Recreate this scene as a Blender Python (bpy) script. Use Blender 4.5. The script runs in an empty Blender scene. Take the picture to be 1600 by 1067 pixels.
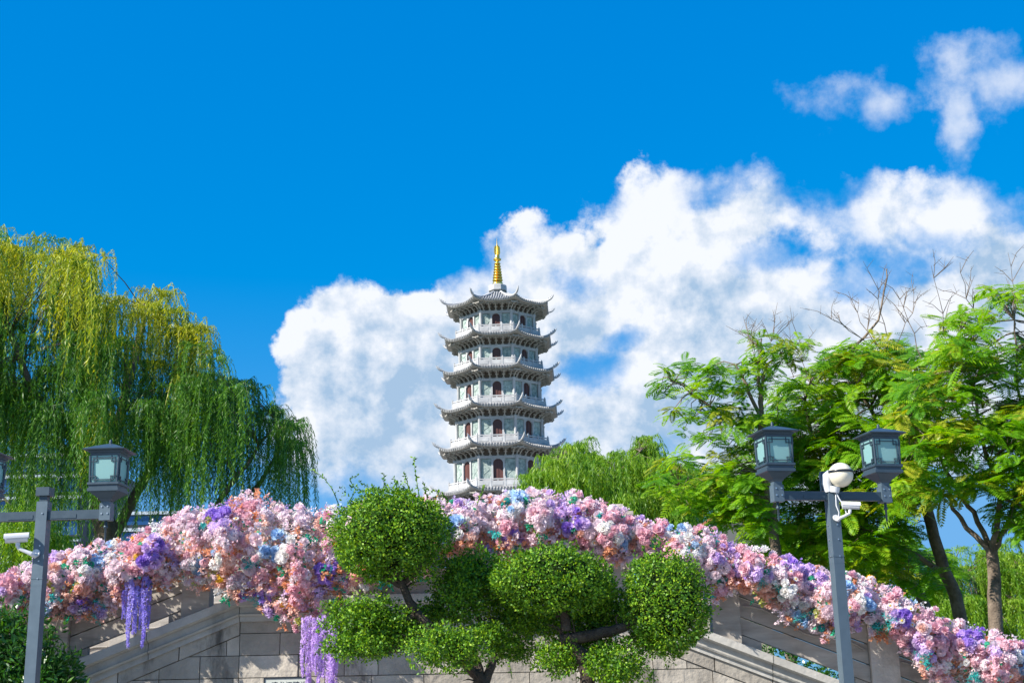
import bpy, math, random
import numpy as np
from mathutils import Vector, Matrix
R = math.radians
rng = random.Random(7)
nr = np.random.RandomState(7)
C = bpy.context.scene.collection
S = bpy.context.scene

# ---------------------------------------------------------------- camera
FPX = 2050.0; PITCH = math.atan(542/2050.0); ROLL = R(1.2)
CAM = Vector((0, 0, 1.6))
R0 = Vector((1, 0, 0)); U0 = Vector((0, -math.sin(PITCH), math.cos(PITCH))); F0 = Vector((0, math.cos(PITCH), math.sin(PITCH)))
CR = R0*math.cos(ROLL) - U0*math.sin(ROLL); CU = R0*math.sin(ROLL) + U0*math.cos(ROLL)
cam_d = bpy.data.cameras.new('camera'); cam = bpy.data.objects.new('camera', cam_d); C.objects.link(cam)
cam_d.sensor_width = 36; cam_d.lens = FPX/1600*36; cam_d.clip_end = 6000; cam_d.clip_start = 0.1
M3 = Matrix((CR, CU, -F0)).transposed()
cam.matrix_world = Matrix.Translation(CAM) @ M3.to_4x4()
S.camera = cam
def ray(px, py):
    return (F0 + CR*((px-800)/FPX) + CU*((533.5-py)/FPX))
def at(px, py, Y):
    d = ray(px, py); return CAM + d*(Y/d.y)

# ---------------------------------------------------------------- exposure, sun, sky
S.view_settings.view_transform = 'Standard'; S.view_settings.look = 'None'
S.view_settings.gamma = 1; S.view_settings.exposure = 0.9; S.view_settings.use_curve_mapping = False
SUN_EL = R(38); SUN_DIR = Vector((-0.87*math.cos(SUN_EL), -0.5*math.cos(SUN_EL), math.sin(SUN_EL))).normalized()
sd = bpy.data.lights.new('sun', 'SUN'); sun = bpy.data.objects.new('sun', sd); C.objects.link(sun)
sd.energy = 4.6; sd.angle = R(0.5); sd.color = (1.0, 0.94, 0.84)
sun.rotation_euler = SUN_DIR.to_track_quat('Z', 'Y').to_euler()

def azel(px, py):
    d = ray(px, py).normalized()
    return math.atan2(d.x, d.y), math.asin(d.z)

def build_world():
    w = bpy.data.worlds.new('World'); S.world = w; w.use_nodes = True
    nt = w.node_tree; N = nt.nodes; L = nt.links; N.clear()
    def node(t, **k):
        n = N.new(t)
        for a, b in k.items(): setattr(n, a, b)
        return n
    def val(v): 
        n = node('ShaderNodeValue'); n.outputs[0].default_value = v; return n.outputs[0]
    def setin(n, i, v):
        if hasattr(v, 'is_linked') or isinstance(v, bpy.types.NodeSocket): L.new(v, n.inputs[i])
        else: n.inputs[i].default_value = v
    def m(op, a, b=0.0, c=None, clamp=False):
        n = node('ShaderNodeMath', operation=op, use_clamp=clamp); setin(n, 0, a); setin(n, 1, b)
        if c is not None: setin(n, 2, c)
        return n.outputs[0]
    def vm(op, a, b=None, out=0):
        n = node('ShaderNodeVectorMath', operation=op); setin(n, 0, a)
        if b is not None: setin(n, 1, b)
        return n.outputs[out]
    sky = node('ShaderNodeTexSky', sky_type='NISHITA', sun_disc=False)
    sky.sun_elevation = SUN_EL; sky.sun_rotation = math.atan2(SUN_DIR.x, SUN_DIR.y) % (2*math.pi)
    sky.air_density = 1.15; sky.dust_density = 0.25; sky.ozone_density = 3.0
    hs = node('ShaderNodeHueSaturation'); hs.inputs['Hue'].default_value = 0.485; hs.inputs['Saturation'].default_value = 1.35; hs.inputs['Value'].default_value = 1.25
    L.new(sky.outputs[0], hs.inputs['Color'])
    skc = vm('MAXIMUM', vm('ADD', vm('MULTIPLY', hs.outputs[0], (0.50, 0.38, 0.35)), (-0.42, 0.95, 3.75)), (0.0, 0.0, 0.0))
    skc = vm('MINIMUM', skc, (1.25, 3.3, 6.2))
    geo = node('ShaderNodeTexCoord')
    sep = node('ShaderNodeSeparateXYZ'); L.new(geo.outputs['Generated'], sep.inputs[0])
    az = m('ARCTAN2', sep.outputs[0], sep.outputs[1]); el = m('ARCSINE', sep.outputs[2])
    cmb = node('ShaderNodeCombineXYZ'); L.new(az, cmb.inputs[0]); L.new(el, cmb.inputs[1])
    P0 = cmb.outputs[0]
    def noise(vec, scale, detail, rough=0.55, color=False, dist=0.0):
        n = node('ShaderNodeTexNoise'); n.inputs['Scale'].default_value = scale; n.inputs['Detail'].default_value = detail
        n.inputs['Roughness'].default_value = rough; n.inputs['Distortion'].default_value = dist
        L.new(vec, n.inputs['Vector']); return n.outputs['Color' if color else 'Fac']
    wv = vm('SUBTRACT', noise(P0, 9, 8, 0.62, True), (0.5, 0.5, 0.5))
    P1 = vm('ADD', P0, vm('MULTIPLY', wv, (0.075, 0.065, 0)))
    # cumulus masses: centre and radii in sky angles
    blobs = [  # px, py, rx, ry, strength
        (505,545,75,55,1.25),(610,525,115,60,1.3),(690,505,80,45,1.2),(560,610,120,85,1.4),(660,620,120,110,1.4),(600,700,110,80,1.1),
        (700,720,90,70,1.0),(480,600,55,70,.9),
        (835,420,70,55,.8),(1000,360,85,75,1.05),(1050,305,50,35,1.0),(960,430,120,70,1.1),(890,490,70,70,.9),
        (1210,350,160,60,1.15),(1370,340,110,55,.95),(1440,395,90,50,.85),(740,560,60,90,1.0),(870,560,70,60,.6),(1120,420,170,60,.9),
        (1090,500,160,90,1.5),(1010,610,150,80,1.45),(1230,500,150,80,1.6),(1330,490,90,60,1.3),(1500,460,100,70,1.7),(1590,520,90,80,1.5),
        (1130,620,200,120,1.4),(1400,600,250,120,1.3),(930,660,90,50,1.1),(1000,700,160,60,.9),
        (440,545,40,14,.6),(1290,300,60,20,.5),(600,740,90,50,1.0),(560,480,60,30,1.0),(740,500,60,70,1.1),(1050,560,120,90,1.5),(1250,600,160,90,1.5),(1220,430,120,60,1.1),(1450,600,160,60,1.3)]
    wisps = [(1280,150,60,30,.8),(1350,155,48,30,.8),(1262,185,30,24,.7),(1350,185,30,14,.6),(1535,95,66,34,.9),(1580,140,50,50,.9),(1495,200,26,50,.8),(1475,140,24,18,.6),
        (1520,350,90,40,.6),(1130,300,70,30,.5),(840,400,60,40,.6)]
    def pile(lst):
      acc = None
      for (px, py, rx, ry, a) in lst:
        ca, ce = azel(px, py)
        v = vm('MULTIPLY', vm('SUBTRACT', P1, (ca, ce, 0)), (FPX/rx*0.93, FPX/ry*0.93, 0))
        d2 = vm('DOT_PRODUCT', v, v, out='Value')
        q = m('MULTIPLY_ADD', d2, -a*0.62, a)
        acc = q if acc is None else m('SMOOTH_MAX', acc, q, 0.25)
      return acc
    acc = pile(blobs); acw = m('MAXIMUM', pile(wisps), -3.0)
    # scattered cumulus over the rest of the sky dome
    azabs = m('ABSOLUTE', az)
    far = m('SMOOTHSTEP', azabs, 0.48) if False else m('MULTIPLY', m('SUBTRACT', azabs, 0.5), 6.0, clamp=True)
    gen = m('MULTIPLY', m('SUBTRACT', noise(P0, 3.0, 6), 0.56), 7.0)
    lowf = m('SUBTRACT', 1.2, m('MULTIPLY', m('ABSOLUTE', m('SUBTRACT', el, 0.25)), 3.0))
    gen = m('MINIMUM', gen, lowf)
    gen = m('MULTIPLY_ADD', m('SUBTRACT', 1.0, far), -5.0, gen)
    acc = m('MAXIMUM', acc, gen)
    acc = m('MAXIMUM', acc, -3.0)
    n1 = noise(P0, 10, 12, 0.60)
    n2 = noise(vm('ADD', P0, (-0.012, 0.014, 0)), 10, 12, 0.60)
    n5 = noise(P0, 5.5, 4, 0.5)
    dens = m('ADD', acc, m('ADD', m('MULTIPLY', m('SUBTRACT', n1, 0.5), 4.6), m('MULTIPLY', m('SUBTRACT', n5, 0.5), 3.0)))
    gaps = m('MAXIMUM', pile([(925,575,46,30,1.0),(975,530,34,16,.7),(1190,400,70,20,.7),(1400,425,80,26,1.0),(1340,455,50,20,.8),(895,440,26,22,.7),(1120,290,50,24,.9),(1300,300,40,14,.5),(1480,380,60,26,.9)]), -3.0)
    dens = m('ADD', dens, 0.42)
    gm = node('ShaderNodeMapRange'); gm.interpolation_type = 'SMOOTHSTEP'; L.new(m('ADD', gaps, m('MULTIPLY', m('SUBTRACT', n1, 0.5), -4.5)), gm.inputs[0]); gm.inputs[1].default_value = -0.35; gm.inputs[2].default_value = 1.3; gm.inputs[4].default_value = 0.92
    softn = m('MULTIPLY', m('SUBTRACT', noise(P0, 6.0, 2), 0.42), 9.0, clamp=True)
    alpha = node('ShaderNodeMapRange'); alpha.interpolation_type = 'SMOOTHSTEP'
    L.new(dens, alpha.inputs[0]); alpha.inputs[1].default_value = 0.10; L.new(m('MULTIPLY_ADD', softn, 0.9, 0.5), alpha.inputs[2])
    alw = node('ShaderNodeMapRange'); alw.interpolation_type = 'SMOOTHSTEP'; L.new(m('ADD', acw, m('MULTIPLY', m('SUBTRACT', n1, 0.5), 5.5)), alw.inputs[0]); alw.inputs[1].default_value = 0.15; alw.inputs[2].default_value = 1.7
    alf = m('MAXIMUM', m('MULTIPLY', m('MULTIPLY', alpha.outputs[0], 0.97), m('SUBTRACT', 1.0, gm.outputs[0])), m('MULTIPLY', alw.outputs[0], 0.70))
    lit = m('MULTIPLY_ADD', m('SUBTRACT', n1, n2), 6.5, 0.82)
    big = noise(P0, 7, 3)
    lit = m('ADD', lit, m('MULTIPLY', m('SUBTRACT', big, 0.5), 1.1))
    lit = m('SUBTRACT', lit, m('MULTIPLY', m('SUBTRACT', dens, 0.6, clamp=True), 0.42))
    lit = m('ADD', lit, m('MULTIPLY', m('SUBTRACT', el, 0.20), 2.6), clamp=True)
    ramp = node('ShaderNodeMix', data_type='RGBA'); L.new(lit, ramp.inputs['Factor'])
    ramp.inputs[6].default_value = (2.9, 4.1, 5.6, 1); ramp.inputs[7].default_value = (6.9, 7.1, 7.5, 1)
    mix = node('ShaderNodeMix', data_type='RGBA'); L.new(alf, mix.inputs['Factor'])
    L.new(skc, mix.inputs[6]); L.new(ramp.outputs[2], mix.inputs[7])
    bg = node('ShaderNodeBackground'); bg.inputs['Strength'].default_value = 0.075
    out = node('ShaderNodeOutputWorld'); L.new(mix.outputs[2], bg.inputs[0]); L.new(bg.outputs[0], out.inputs[0])
    w.cycles.sampling_method = 'MANUAL'; w.cycles.sample_map_resolution = 512
build_world()
S.cycles.max_bounces = 6; S.cycles.transparent_max_bounces = 8; S.cycles.diffuse_bounces = 3

# ---------------------------------------------------------------- materials
def new_mat(name):
    m = bpy.data.materials.new(name); m.use_nodes = True
    nt = m.node_tree; return m, nt, nt.nodes['Principled BSDF'], nt.nodes['Material Output']
def ramp_node(nt, cols, interp='LINEAR'):
    r = nt.nodes.new('ShaderNodeValToRGB'); r.color_ramp.interpolation = interp
    e = r.color_ramp.elements
    while len(e) < len(cols): e.new(0.5)
    for i, c in enumerate(cols):
        e[i].position = i/max(1, len(cols)-1) if interp == 'LINEAR' else i/len(cols)
        e[i].color = (*c, 1)
    return r
def leaf_mat(name, cols, trans=0.35, rough=0.45, spec=0.35, tcol=None, objrand=0.25):
    m, nt, p, out = new_mat(name)
    g = nt.nodes.new('ShaderNodeNewGeometry'); oi = nt.nodes.new('ShaderNodeObjectInfo')
    mx = nt.nodes.new('ShaderNodeMath'); mx.operation = 'MULTIPLY_ADD'
    s1 = nt.nodes.new('ShaderNodeMath'); s1.operation = 'MULTIPLY'; s1.inputs[1].default_value = objrand
    nt.links.new(oi.outputs['Random'], s1.inputs[0])
    nt.links.new(g.outputs['Random Per Island'], mx.inputs[0]); mx.inputs[1].default_value = 1-objrand; nt.links.new(s1.outputs[0], mx.inputs[2])
    r = ramp_node(nt, cols); nt.links.new(mx.outputs[0], r.inputs[0]); nt.links.new(r.outputs[0], p.inputs['Base Color'])
    p.inputs['Roughness'].default_value = rough; p.inputs['Specular IOR Level'].default_value = spec
    t = nt.nodes.new('ShaderNodeBsdfTranslucent')
    hs = nt.nodes.new('ShaderNodeHueSaturation'); hs.inputs['Saturation'].default_value = 1.1; hs.inputs['Value'].default_value = 1.5
    hs.inputs['Hue'].default_value = 0.485 if tcol is None else tcol
    nt.links.new(r.outputs[0], hs.inputs['Color']); nt.links.new(hs.outputs[0], t.inputs[0])
    ms = nt.nodes.new('ShaderNodeMixShader'); ms.inputs[0].default_value = trans
    nt.links.new(p.outputs[0], ms.inputs[1]); nt.links.new(t.outputs[0], ms.inputs[2]); nt.links.new(ms.outputs[0], out.inputs[0])
    return m
def stone_mat(name, c1, c2, scale=3.0, rough=0.85, bump=0.3, stain=0.0, objvar=0.12, detail=8, streak=False, bscale=6):
    m, nt, p, out = new_mat(name); N = nt.nodes; L = nt.links
    tc = N.new('ShaderNodeTexCoord'); geo = N.new('ShaderNodeNewGeometry')
    n = N.new('ShaderNodeTexNoise'); n.inputs['Scale'].default_value = scale; n.inputs['Detail'].default_value = detail; n.inputs['Roughness'].default_value = 0.65
    if streak:
        mp = N.new('ShaderNodeMapping'); mp.inputs['Scale'].default_value = (1, 1, 5); L.new(geo.outputs['Position'], mp.inputs[0]); L.new(mp.outputs[0], n.inputs['Vector'])
    else: L.new(geo.outputs['Position'], n.inputs['Vector'])
    mr = N.new('ShaderNodeMapRange'); mr.inputs[1].default_value = 0.3; mr.inputs[2].default_value = 0.7; L.new(n.outputs[0], mr.inputs[0])
    r = ramp_node(nt, [c1, c2]); L.new(mr.outputs[0], r.inputs[0])
    oi = N.new('ShaderNodeObjectInfo'); mm = N.new('ShaderNodeMapRange'); mm.inputs[3].default_value = 1-objvar; mm.inputs[4].default_value = 1+objvar
    L.new(oi.outputs['Random'], mm.inputs[0])
    hs = N.new('ShaderNodeHueSaturation'); L.new(r.outputs[0], hs.inputs['Color']); L.new(mm.outputs[0], hs.inputs['Value'])
    col = hs.outputs[0]
    if stain > 0:
        mp2 = N.new('ShaderNodeMapping'); mp2.inputs['Scale'].default_value = (2.0, 2.0, 0.6); L.new(geo.outputs['Position'], mp2.inputs[0])
        n2 = N.new('ShaderNodeTexNoise'); n2.inputs['Scale'].default_value = 1.1; n2.inputs['Detail'].default_value = 9; n2.inputs['Roughness'].default_value = 0.7
        L.new(mp2.outputs[0], n2.inputs['Vector'])
        m2 = N.new('ShaderNodeMapRange'); m2.inputs[1].default_value = 0.55; m2.inputs[2].default_value = 0.68; m2.inputs[4].default_value = stain; L.new(n2.outputs[0], m2.inputs[0])
        mx = N.new('ShaderNodeMix'); mx.data_type = 'RGBA'; L.new(m2.outputs[0], mx.inputs['Factor']); L.new(col, mx.inputs[6]); mx.inputs[7].default_value = (0.035, 0.035, 0.033, 1)
        col = mx.outputs[2]
    L.new(col, p.inputs['Base Color']); p.inputs['Roughness'].default_value = rough; p.inputs['Specular IOR Level'].default_value = 0.25
    b = N.new('ShaderNodeBump'); b.inputs['Strength'].default_value = bump; b.inputs['Distance'].default_value = 0.02
    n3 = N.new('ShaderNodeTexNoise'); n3.inputs['Scale'].default_value = scale*bscale; n3.inputs['Detail'].default_value = 6; L.new(geo.outputs['Position'], n3.inputs['Vector'])
    L.new(n3.outputs[0], b.inputs['Height']); L.new(b.outputs[0], p.inputs['Normal'])
    return m
def plain_mat(name, c, rough=0.5, metal=0.0, spec=0.5, var=0.12, scale=9.0, bump=0.0):
    m, nt, p, out = new_mat(name); N = nt.nodes; L = nt.links
    geo = N.new('ShaderNodeNewGeometry'); n = N.new('ShaderNodeTexNoise'); n.inputs['Scale'].default_value = scale; n.inputs['Detail'].default_value = 5
    L.new(geo.outputs['Position'], n.inputs['Vector'])
    r = ramp_node(nt, [tuple(x*(1-var) for x in c), tuple(min(1, x*(1+var)) for x in c)]); L.new(n.outputs[0], r.inputs[0]); L.new(r.outputs[0], p.inputs['Base Color'])
    rr = N.new('ShaderNodeMapRange'); rr.inputs[3].default_value = max(0, rough-0.08); rr.inputs[4].default_value = rough+0.1; L.new(n.outputs[0], rr.inputs[0]); L.new(rr.outputs[0], p.inputs['Roughness'])
    p.inputs['Metallic'].default_value = metal; p.inputs['Specular IOR Level'].default_value = spec
    return m

MT = {}
MT['pagoda'] = stone_mat('pagoda_granite', (0.36,0.365,0.38), (0.57,0.565,0.565), 1.2, 0.8, 0.2, 0, 0.06)
MT['pagoda_roof'] = stone_mat('pagoda_roof_stone', (0.22,0.225,0.23), (0.42,0.415,0.41), 1.5, 0.75, 0.25, 0, 0.05)
MT['soffit'] = stone_mat('soffit_stone', (0.33,0.31,0.28), (0.47,0.44,0.40), 1.5, 0.85, 0.2, 0, 0.06)
MT['green_panel'] = stone_mat('green_carved_stone', (0.17,0.24,0.23), (0.50,0.58,0.54), 3.5, 0.6, 0.3, 0, 0.15, detail=3)
MT['door_red'] = plain_mat('dark_red_door_paint', (0.10,0.036,0.03), 0.5)
MT['backing'] = plain_mat('dark_brown_bracket_backing', (0.13,0.10,0.08), 0.8)
MT['gold'] = plain_mat('gilded_metal', (0.95,0.62,0.12), 0.25, 0.9, 0.6, 0.08)
MT['wall'] = stone_mat('wall_stone', (0.30,0.27,0.23), (0.52,0.47,0.40), 2.2, 0.88, 1.0, 0.8, 0.24)
MT['wall_joint'] = plain_mat('mortar', (0.15,0.135,0.12), 0.95)
MT['cornice'] = stone_mat('cornice_stone', (0.36,0.345,0.315), (0.54,0.515,0.47), 3.0, 0.85, 0.35, 0.35, 0.08)
MT['baluster'] = stone_mat('balustrade_stone', (0.26,0.23,0.20), (0.47,0.43,0.38), 1.6, 0.85, 0.45, 0.2, 0.12, streak=True)
MT['sunlit_post'] = stone_mat('sunlit_rough_stone', (0.38,0.34,0.29), (0.58,0.53,0.47), 3.0, 0.9, 0.9, 0, 0.08)  # lighter copy of the balustrade stone, sunlight on two posts carried in the colour
MT['lamp'] = plain_mat('blue_grey_lamp_paint', (0.045,0.072,0.098), 0.42, 0.2, 0.5, 0.18, 14)
MT['lamp_post'] = plain_mat('blue_grey_post_paint', (0.092,0.132,0.168), 0.45, 0.2, 0.5, 0.15, 14)
MT['white_plastic'] = plain_mat('white_plastic', (0.60,0.61,0.63), 0.4, 0, 0.5, 0.05)
MT['cream'] = plain_mat('cream_plastic', (0.74,0.68,0.54), 0.3, 0, 0.5, 0.04)
MT['dark'] = plain_mat('dark_plastic', (0.02,0.025,0.035), 0.3)
MT['chrome'] = plain_mat('steel', (0.55,0.57,0.6), 0.3, 0.9)
MT['bark'] = stone_mat('bark', (0.085,0.065,0.05), (0.27,0.21,0.16), 6, 0.95, 1.0, 0, 0.1)
MT['bark_pale'] = stone_mat('pale_bark', (0.14,0.11,0.085), (0.34,0.28,0.22), 6, 0.95, 0.8, 0, 0.1)
MT['bark_dark'] = stone_mat('dark_bark', (0.03,0.024,0.02), (0.11,0.085,0.065), 9, 0.95, 1.0, 0, 0.1)
MT['willow'] = leaf_mat('willow_leaf', [(0.026,0.095,0.020),(0.055,0.17,0.022),(0.11,0.27,0.028),(0.20,0.36,0.035)], 0.40, objrand=0.5)
MT['willow_sunlit'] = leaf_mat('willow_leaf_sunlit_yellow', [(0.16,0.27,0.016),(0.30,0.38,0.02),(0.48,0.50,0.03),(0.60,0.54,0.06)], 0.42, objrand=0.4)  # sunlight on the crown top, put into a lighter yellow leaf colour
MT['willow_light'] = leaf_mat('willow_leaf_light', [(0.07,0.19,0.016),(0.14,0.30,0.02),(0.25,0.42,0.03),(0.34,0.47,0.04)], 0.42, objrand=0.4)
MT['jaca'] = leaf_mat('feathery_leaf', [(0.05,0.18,0.010),(0.12,0.32,0.012),(0.21,0.42,0.014),(0.40,0.54,0.02)], 0.55, objrand=0.6)
MT['jaca_yellow'] = leaf_mat('feathery_leaf_yellowing', [(0.16,0.26,0.016),(0.28,0.34,0.02),(0.42,0.40,0.03)], 0.42)
MT['bonsai'] = leaf_mat('bonsai_leaf', [(0.022,0.085,0.010),(0.065,0.18,0.012),(0.16,0.35,0.014),(0.32,0.46,0.02)], 0.24, 0.5, 0.35, objrand=0.10)
MT['bonsai_core'] = plain_mat('shade_core', (0.016,0.030,0.008), 1.0, 0, 0.05)  # near-black core colour paints the shade deep inside the leaf pads
MT['bush'] = leaf_mat('bush_leaf', [(0.018,0.08,0.012),(0.04,0.15,0.018),(0.11,0.24,0.02)], 0.28, 0.35, 0.5)
MT['stem'] = plain_mat('green_stem', (0.09,0.14,0.04), 0.7)
MT['glass_bldg'] = plain_mat('blue_curtain_glass', (0.03,0.10,0.24), 0.12, 0.4, 0.8, 0.3, 0.3)
MT['white_band'] = plain_mat('white_metal_band', (0.42,0.48,0.55), 0.5)
MT['terracotta'] = plain_mat('terracotta_edge', (0.42,0.16,0.08), 0.7)
MT['greytile'] = plain_mat('grey_roof_tile', (0.15,0.15,0.155), 0.8)
MT['plaque'] = plain_mat('pale_plaque', (0.55,0.57,0.52), 0.4)
MT['grass'] = plain_mat('lawn', (0.05,0.10,0.025), 0.95, var=0.4, scale=2)
MT['paving'] = stone_mat('paving', (0.25,0.24,0.22), (0.36,0.34,0.32), 1.0)
def lamp_glass():
    m, nt, p, out = new_mat('frosted_lamp_glass')
    p.inputs['Base Color'].default_value = (0.30,0.54,0.54,1); p.inputs['Roughness'].default_value = 0.35
    t = nt.nodes.new('ShaderNodeBsdfTranslucent'); t.inputs[0].default_value = (0.45,0.72,0.70,1)
    ms = nt.nodes.new('ShaderNodeMixShader'); ms.inputs[0].default_value = 0.35
    nt.links.new(p.outputs[0], ms.inputs[1]); nt.links.new(t.outputs[0], ms.inputs[2]); nt.links.new(ms.outputs[0], out.inputs[0]); return m
MT['glass'] = lamp_glass()
def petal(name, cols, trans=0.33): 
    return leaf_mat(name, cols, trans, 0.6, 0.2, 0.5, objrand=0.5)
MT['p_pink'] = petal('petal_pink', [(0.66,0.34,0.42),(0.76,0.48,0.54),(0.80,0.62,0.65)])
MT['p_pale'] = petal('petal_pale_pink', [(0.72,0.54,0.60),(0.78,0.65,0.69),(0.80,0.74,0.76)])
MT['p_peach'] = petal('petal_peach', [(0.70,0.38,0.30),(0.76,0.49,0.41),(0.80,0.62,0.56)], 0.4)
MT['p_lilac'] = petal('petal_lilac', [(0.52,0.36,0.66),(0.64,0.48,0.74),(0.74,0.62,0.79)])
MT['p_violet'] = petal('petal_violet', [(0.26,0.15,0.56),(0.38,0.24,0.66),(0.52,0.36,0.74)])
MT['p_blue'] = petal('petal_blue', [(0.30,0.48,0.72),(0.44,0.60,0.78),(0.62,0.72,0.82)])
MT['p_teal'] = petal('petal_teal', [(0.03,0.30,0.28),(0.05,0.42,0.40),(0.12,0.55,0.52)])
MT['p_green'] = petal('leaf_emerald', [(0.01,0.25,0.12),(0.03,0.40,0.22),(0.10,0.50,0.32)])
MT['p_white'] = petal('petal_white', [(0.74,0.72,0.66),(0.80,0.78,0.76),(0.82,0.80,0.82)])
MT['p_yellow'] = petal('petal_yellow', [(0.78,0.42,0.03),(0.82,0.55,0.04),(0.80,0.66,0.20)])
MT['p_olive'] = petal('leaf_olive', [(0.20,0.24,0.05),(0.40,0.42,0.10),(0.55,0.55,0.20)])
MT['p_wist'] = petal('wisteria_blue_violet', [(0.28,0.22,0.66),(0.40,0.34,0.76),(0.58,0.52,0.84)])
MT['p_wistl'] = petal('wisteria_lilac', [(0.50,0.34,0.70),(0.64,0.46,0.80),(0.78,0.64,0.86)])
MT['p_rust'] = petal('leaf_rust', [(0.50,0.22,0.12),(0.68,0.33,0.19),(0.76,0.46,0.32)], 0.45)

# ---------------------------------------------------------------- mesh helpers
class MB:
    def __init__(s): s.v = []; s.f = []; s.sm = []
    def poly(s, pts, smooth=False):
        b = len(s.v); s.v += [tuple(p) for p in pts]; s.f.append(tuple(range(b, b+len(pts)))); s.sm.append(smooth)
    def grid(s, rows, smooth=True, close=False):
        b = len(s.v); n = len(rows[0])
        for r in rows: s.v += [tuple(p) for p in r]
        for i in range(len(rows)-1):
            for j in range(n if close else n-1):
                k = (j+1) % n
                s.f.append((b+i*n+j, b+i*n+k, b+(i+1)*n+k, b+(i+1)*n+j)); s.sm.append(smooth)
    def box(s, c, h, M=None, taper=1.0):
        c = Vector(c); M = M or Matrix.Identity(3); b = len(s.v)
        for dz in (-1, 1):
            t = 1.0 if dz < 0 else taper
            for dx, dy in ((-1,-1),(1,-1),(1,1),(-1,1)):
                s.v.append(tuple(c + M @ Vector((dx*h[0]*t, dy*h[1]*t, dz*h[2]))))
        for f in ((3,2,1,0),(4,5,6,7),(0,1,5,4),(1,2,6,5),(2,3,7,6),(3,0,4,7)):
            s.f.append(tuple(b+i for i in f)); s.sm.append(False)
    def prism(s, prof, y0, y1):   # prof: list of (x,z) points or Vectors with fixed y; extruded along Y
        n = len(prof); b = len(s.v)
        s.v += [(p[0], y0, p[1]) for p in prof] + [(p[0], y1, p[1]) for p in prof]
        s.f.append(tuple(b+i for i in range(n))); s.f.append(tuple(b+n+i for i in reversed(range(n)))); s.sm += [False]*2
        for i in range(n):
            j = (i+1) % n; s.f.append((b+i, b+n+i, b+n+j, b+j)); s.sm.append(False)
    def tube(s, pts, rad, sides=8, cap=True):
        pts = [Vector(p) for p in pts]; rows = []; ref = None
        for i, p in enumerate(pts):
            t = (pts[min(i+1, len(pts)-1)] - pts[max(i-1, 0)])
            if t.length < 1e-9: t = Vector((0,0,1))
            t.normalize()
            if ref is None: ref = t.orthogonal().normalized()
            a = (ref - t*ref.dot(t)); a = a.normalized() if a.length > 1e-6 else t.orthogonal().normalized(); ref = a
            bb = t.cross(a); r = rad[i] if hasattr(rad, '__len__') else rad
            rows.append([p + (a*math.cos(2*math.pi*k/sides) + bb*math.sin(2*math.pi*k/sides))*r for k in range(sides)])
        s.grid(rows, True, True)
        if cap: s.poly(rows[0][::-1]); s.poly(rows[-1])
    def lathe(s, prof, n=24, center=(0,0,0)):
        c = Vector(center)
        rows = [[c + Vector((r*math.cos(2*math.pi*k/n), r*math.sin(2*math.pi*k/n), z)) for k in range(n)] for r, z in prof]
        s.grid(rows, True, True); s.poly(rows[0][::-1]); s.poly(rows[-1])
    def mesh(s, name, mat=None):
        m = bpy.data.meshes.new(name); m.from_pydata(s.v, [], s.f)
        if s.sm: m.polygons.foreach_set('use_smooth', s.sm)
        if mat: m.materials.append(mat)
        m.update(); return m
def quads_mesh(name, V, mat, smooth=False):
    """V: (n,4,3) array of separate quads"""
    V = np.asarray(V, dtype=np.float32); n = len(V)
    m = bpy.data.meshes.new(name); m.vertices.add(n*4); m.vertices.foreach_set('co', V.reshape(-1))
    m.loops.add(n*4); m.loops.foreach_set('vertex_index', np.arange(n*4, dtype=np.int32))
    m.polygons.add(n); m.polygons.foreach_set('loop_start', np.arange(0, n*4, 4, dtype=np.int32)); m.polygons.foreach_set('loop_total', np.full(n, 4, dtype=np.int32))
    m.materials.append(mat); m.update(calc_edges=True); return m
def obj(name, mesh, parent=None, loc=(0,0,0), rot=(0,0,0), scale=1.0):
    o = bpy.data.objects.new(name, mesh); C.objects.link(o); o.location = loc; o.rotation_euler = rot
    o.scale = (scale,)*3 if not hasattr(scale, '__len__') else scale
    if parent: o.parent = parent
    return o
def tag(o, label=None, cat=None, group=None, kind=None):
    if label: o['label'] = label
    if cat: o['category'] = cat
    if group: o['group'] = group
    if kind: o['kind'] = kind
    return o
def thing(name, label, cat, loc=(0,0,0), group=None, rotz=0):
    o = bpy.data.objects.new(name, None); C.objects.link(o); o.location = loc; o.rotation_euler = (0,0,rotz); o.empty_display_size = 0.3
    return tag(o, label, cat, group)
def norm(a): return a/np.maximum(np.linalg.norm(a, axis=-1, keepdims=True), 1e-9)
def leaves(P, D, Nn, Lr, W, fold=0.0):
    """diamond leaves from base points P, direction D, normal Nn"""
    D = norm(D); Sd = norm(np.cross(D, Nn)); Nn = norm(np.cross(Sd, D))
    Lr = np.asarray(Lr).reshape(-1,1); W = np.asarray(W).reshape(-1,1)
    mid = P + D*Lr*0.45
    return np.stack([P, mid + Sd*W*0.5 + Nn*W*fold, P + D*Lr, mid - Sd*W*0.5 + Nn*W*fold], 1)

# ---------------------------------------------------------------- ground and setting
g = MB(); g.box((0, 900, -0.5), (3000, 3000, 0.5)); tag(obj('ground', g.mesh('ground', MT['grass'])), kind='structure')
g = MB(); g.poly([(-40,-20,0.004),(40,-20,0.004),(40,15.6,0.004),(-40,15.6,0.004)]); tag(obj('pavement', g.mesh('pavement', MT['paving'])), kind='structure')

g = MB(); g.poly([(-70,60,0.006),(70,60,0.006),(70,200,0.006),(-70,200,0.006)]); tag(obj('bounce_plaza', g.mesh('bounce_plaza', MT['paving'])), kind='structure')  # pale paving added out of view, bounces warm light up to the soffits
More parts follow.
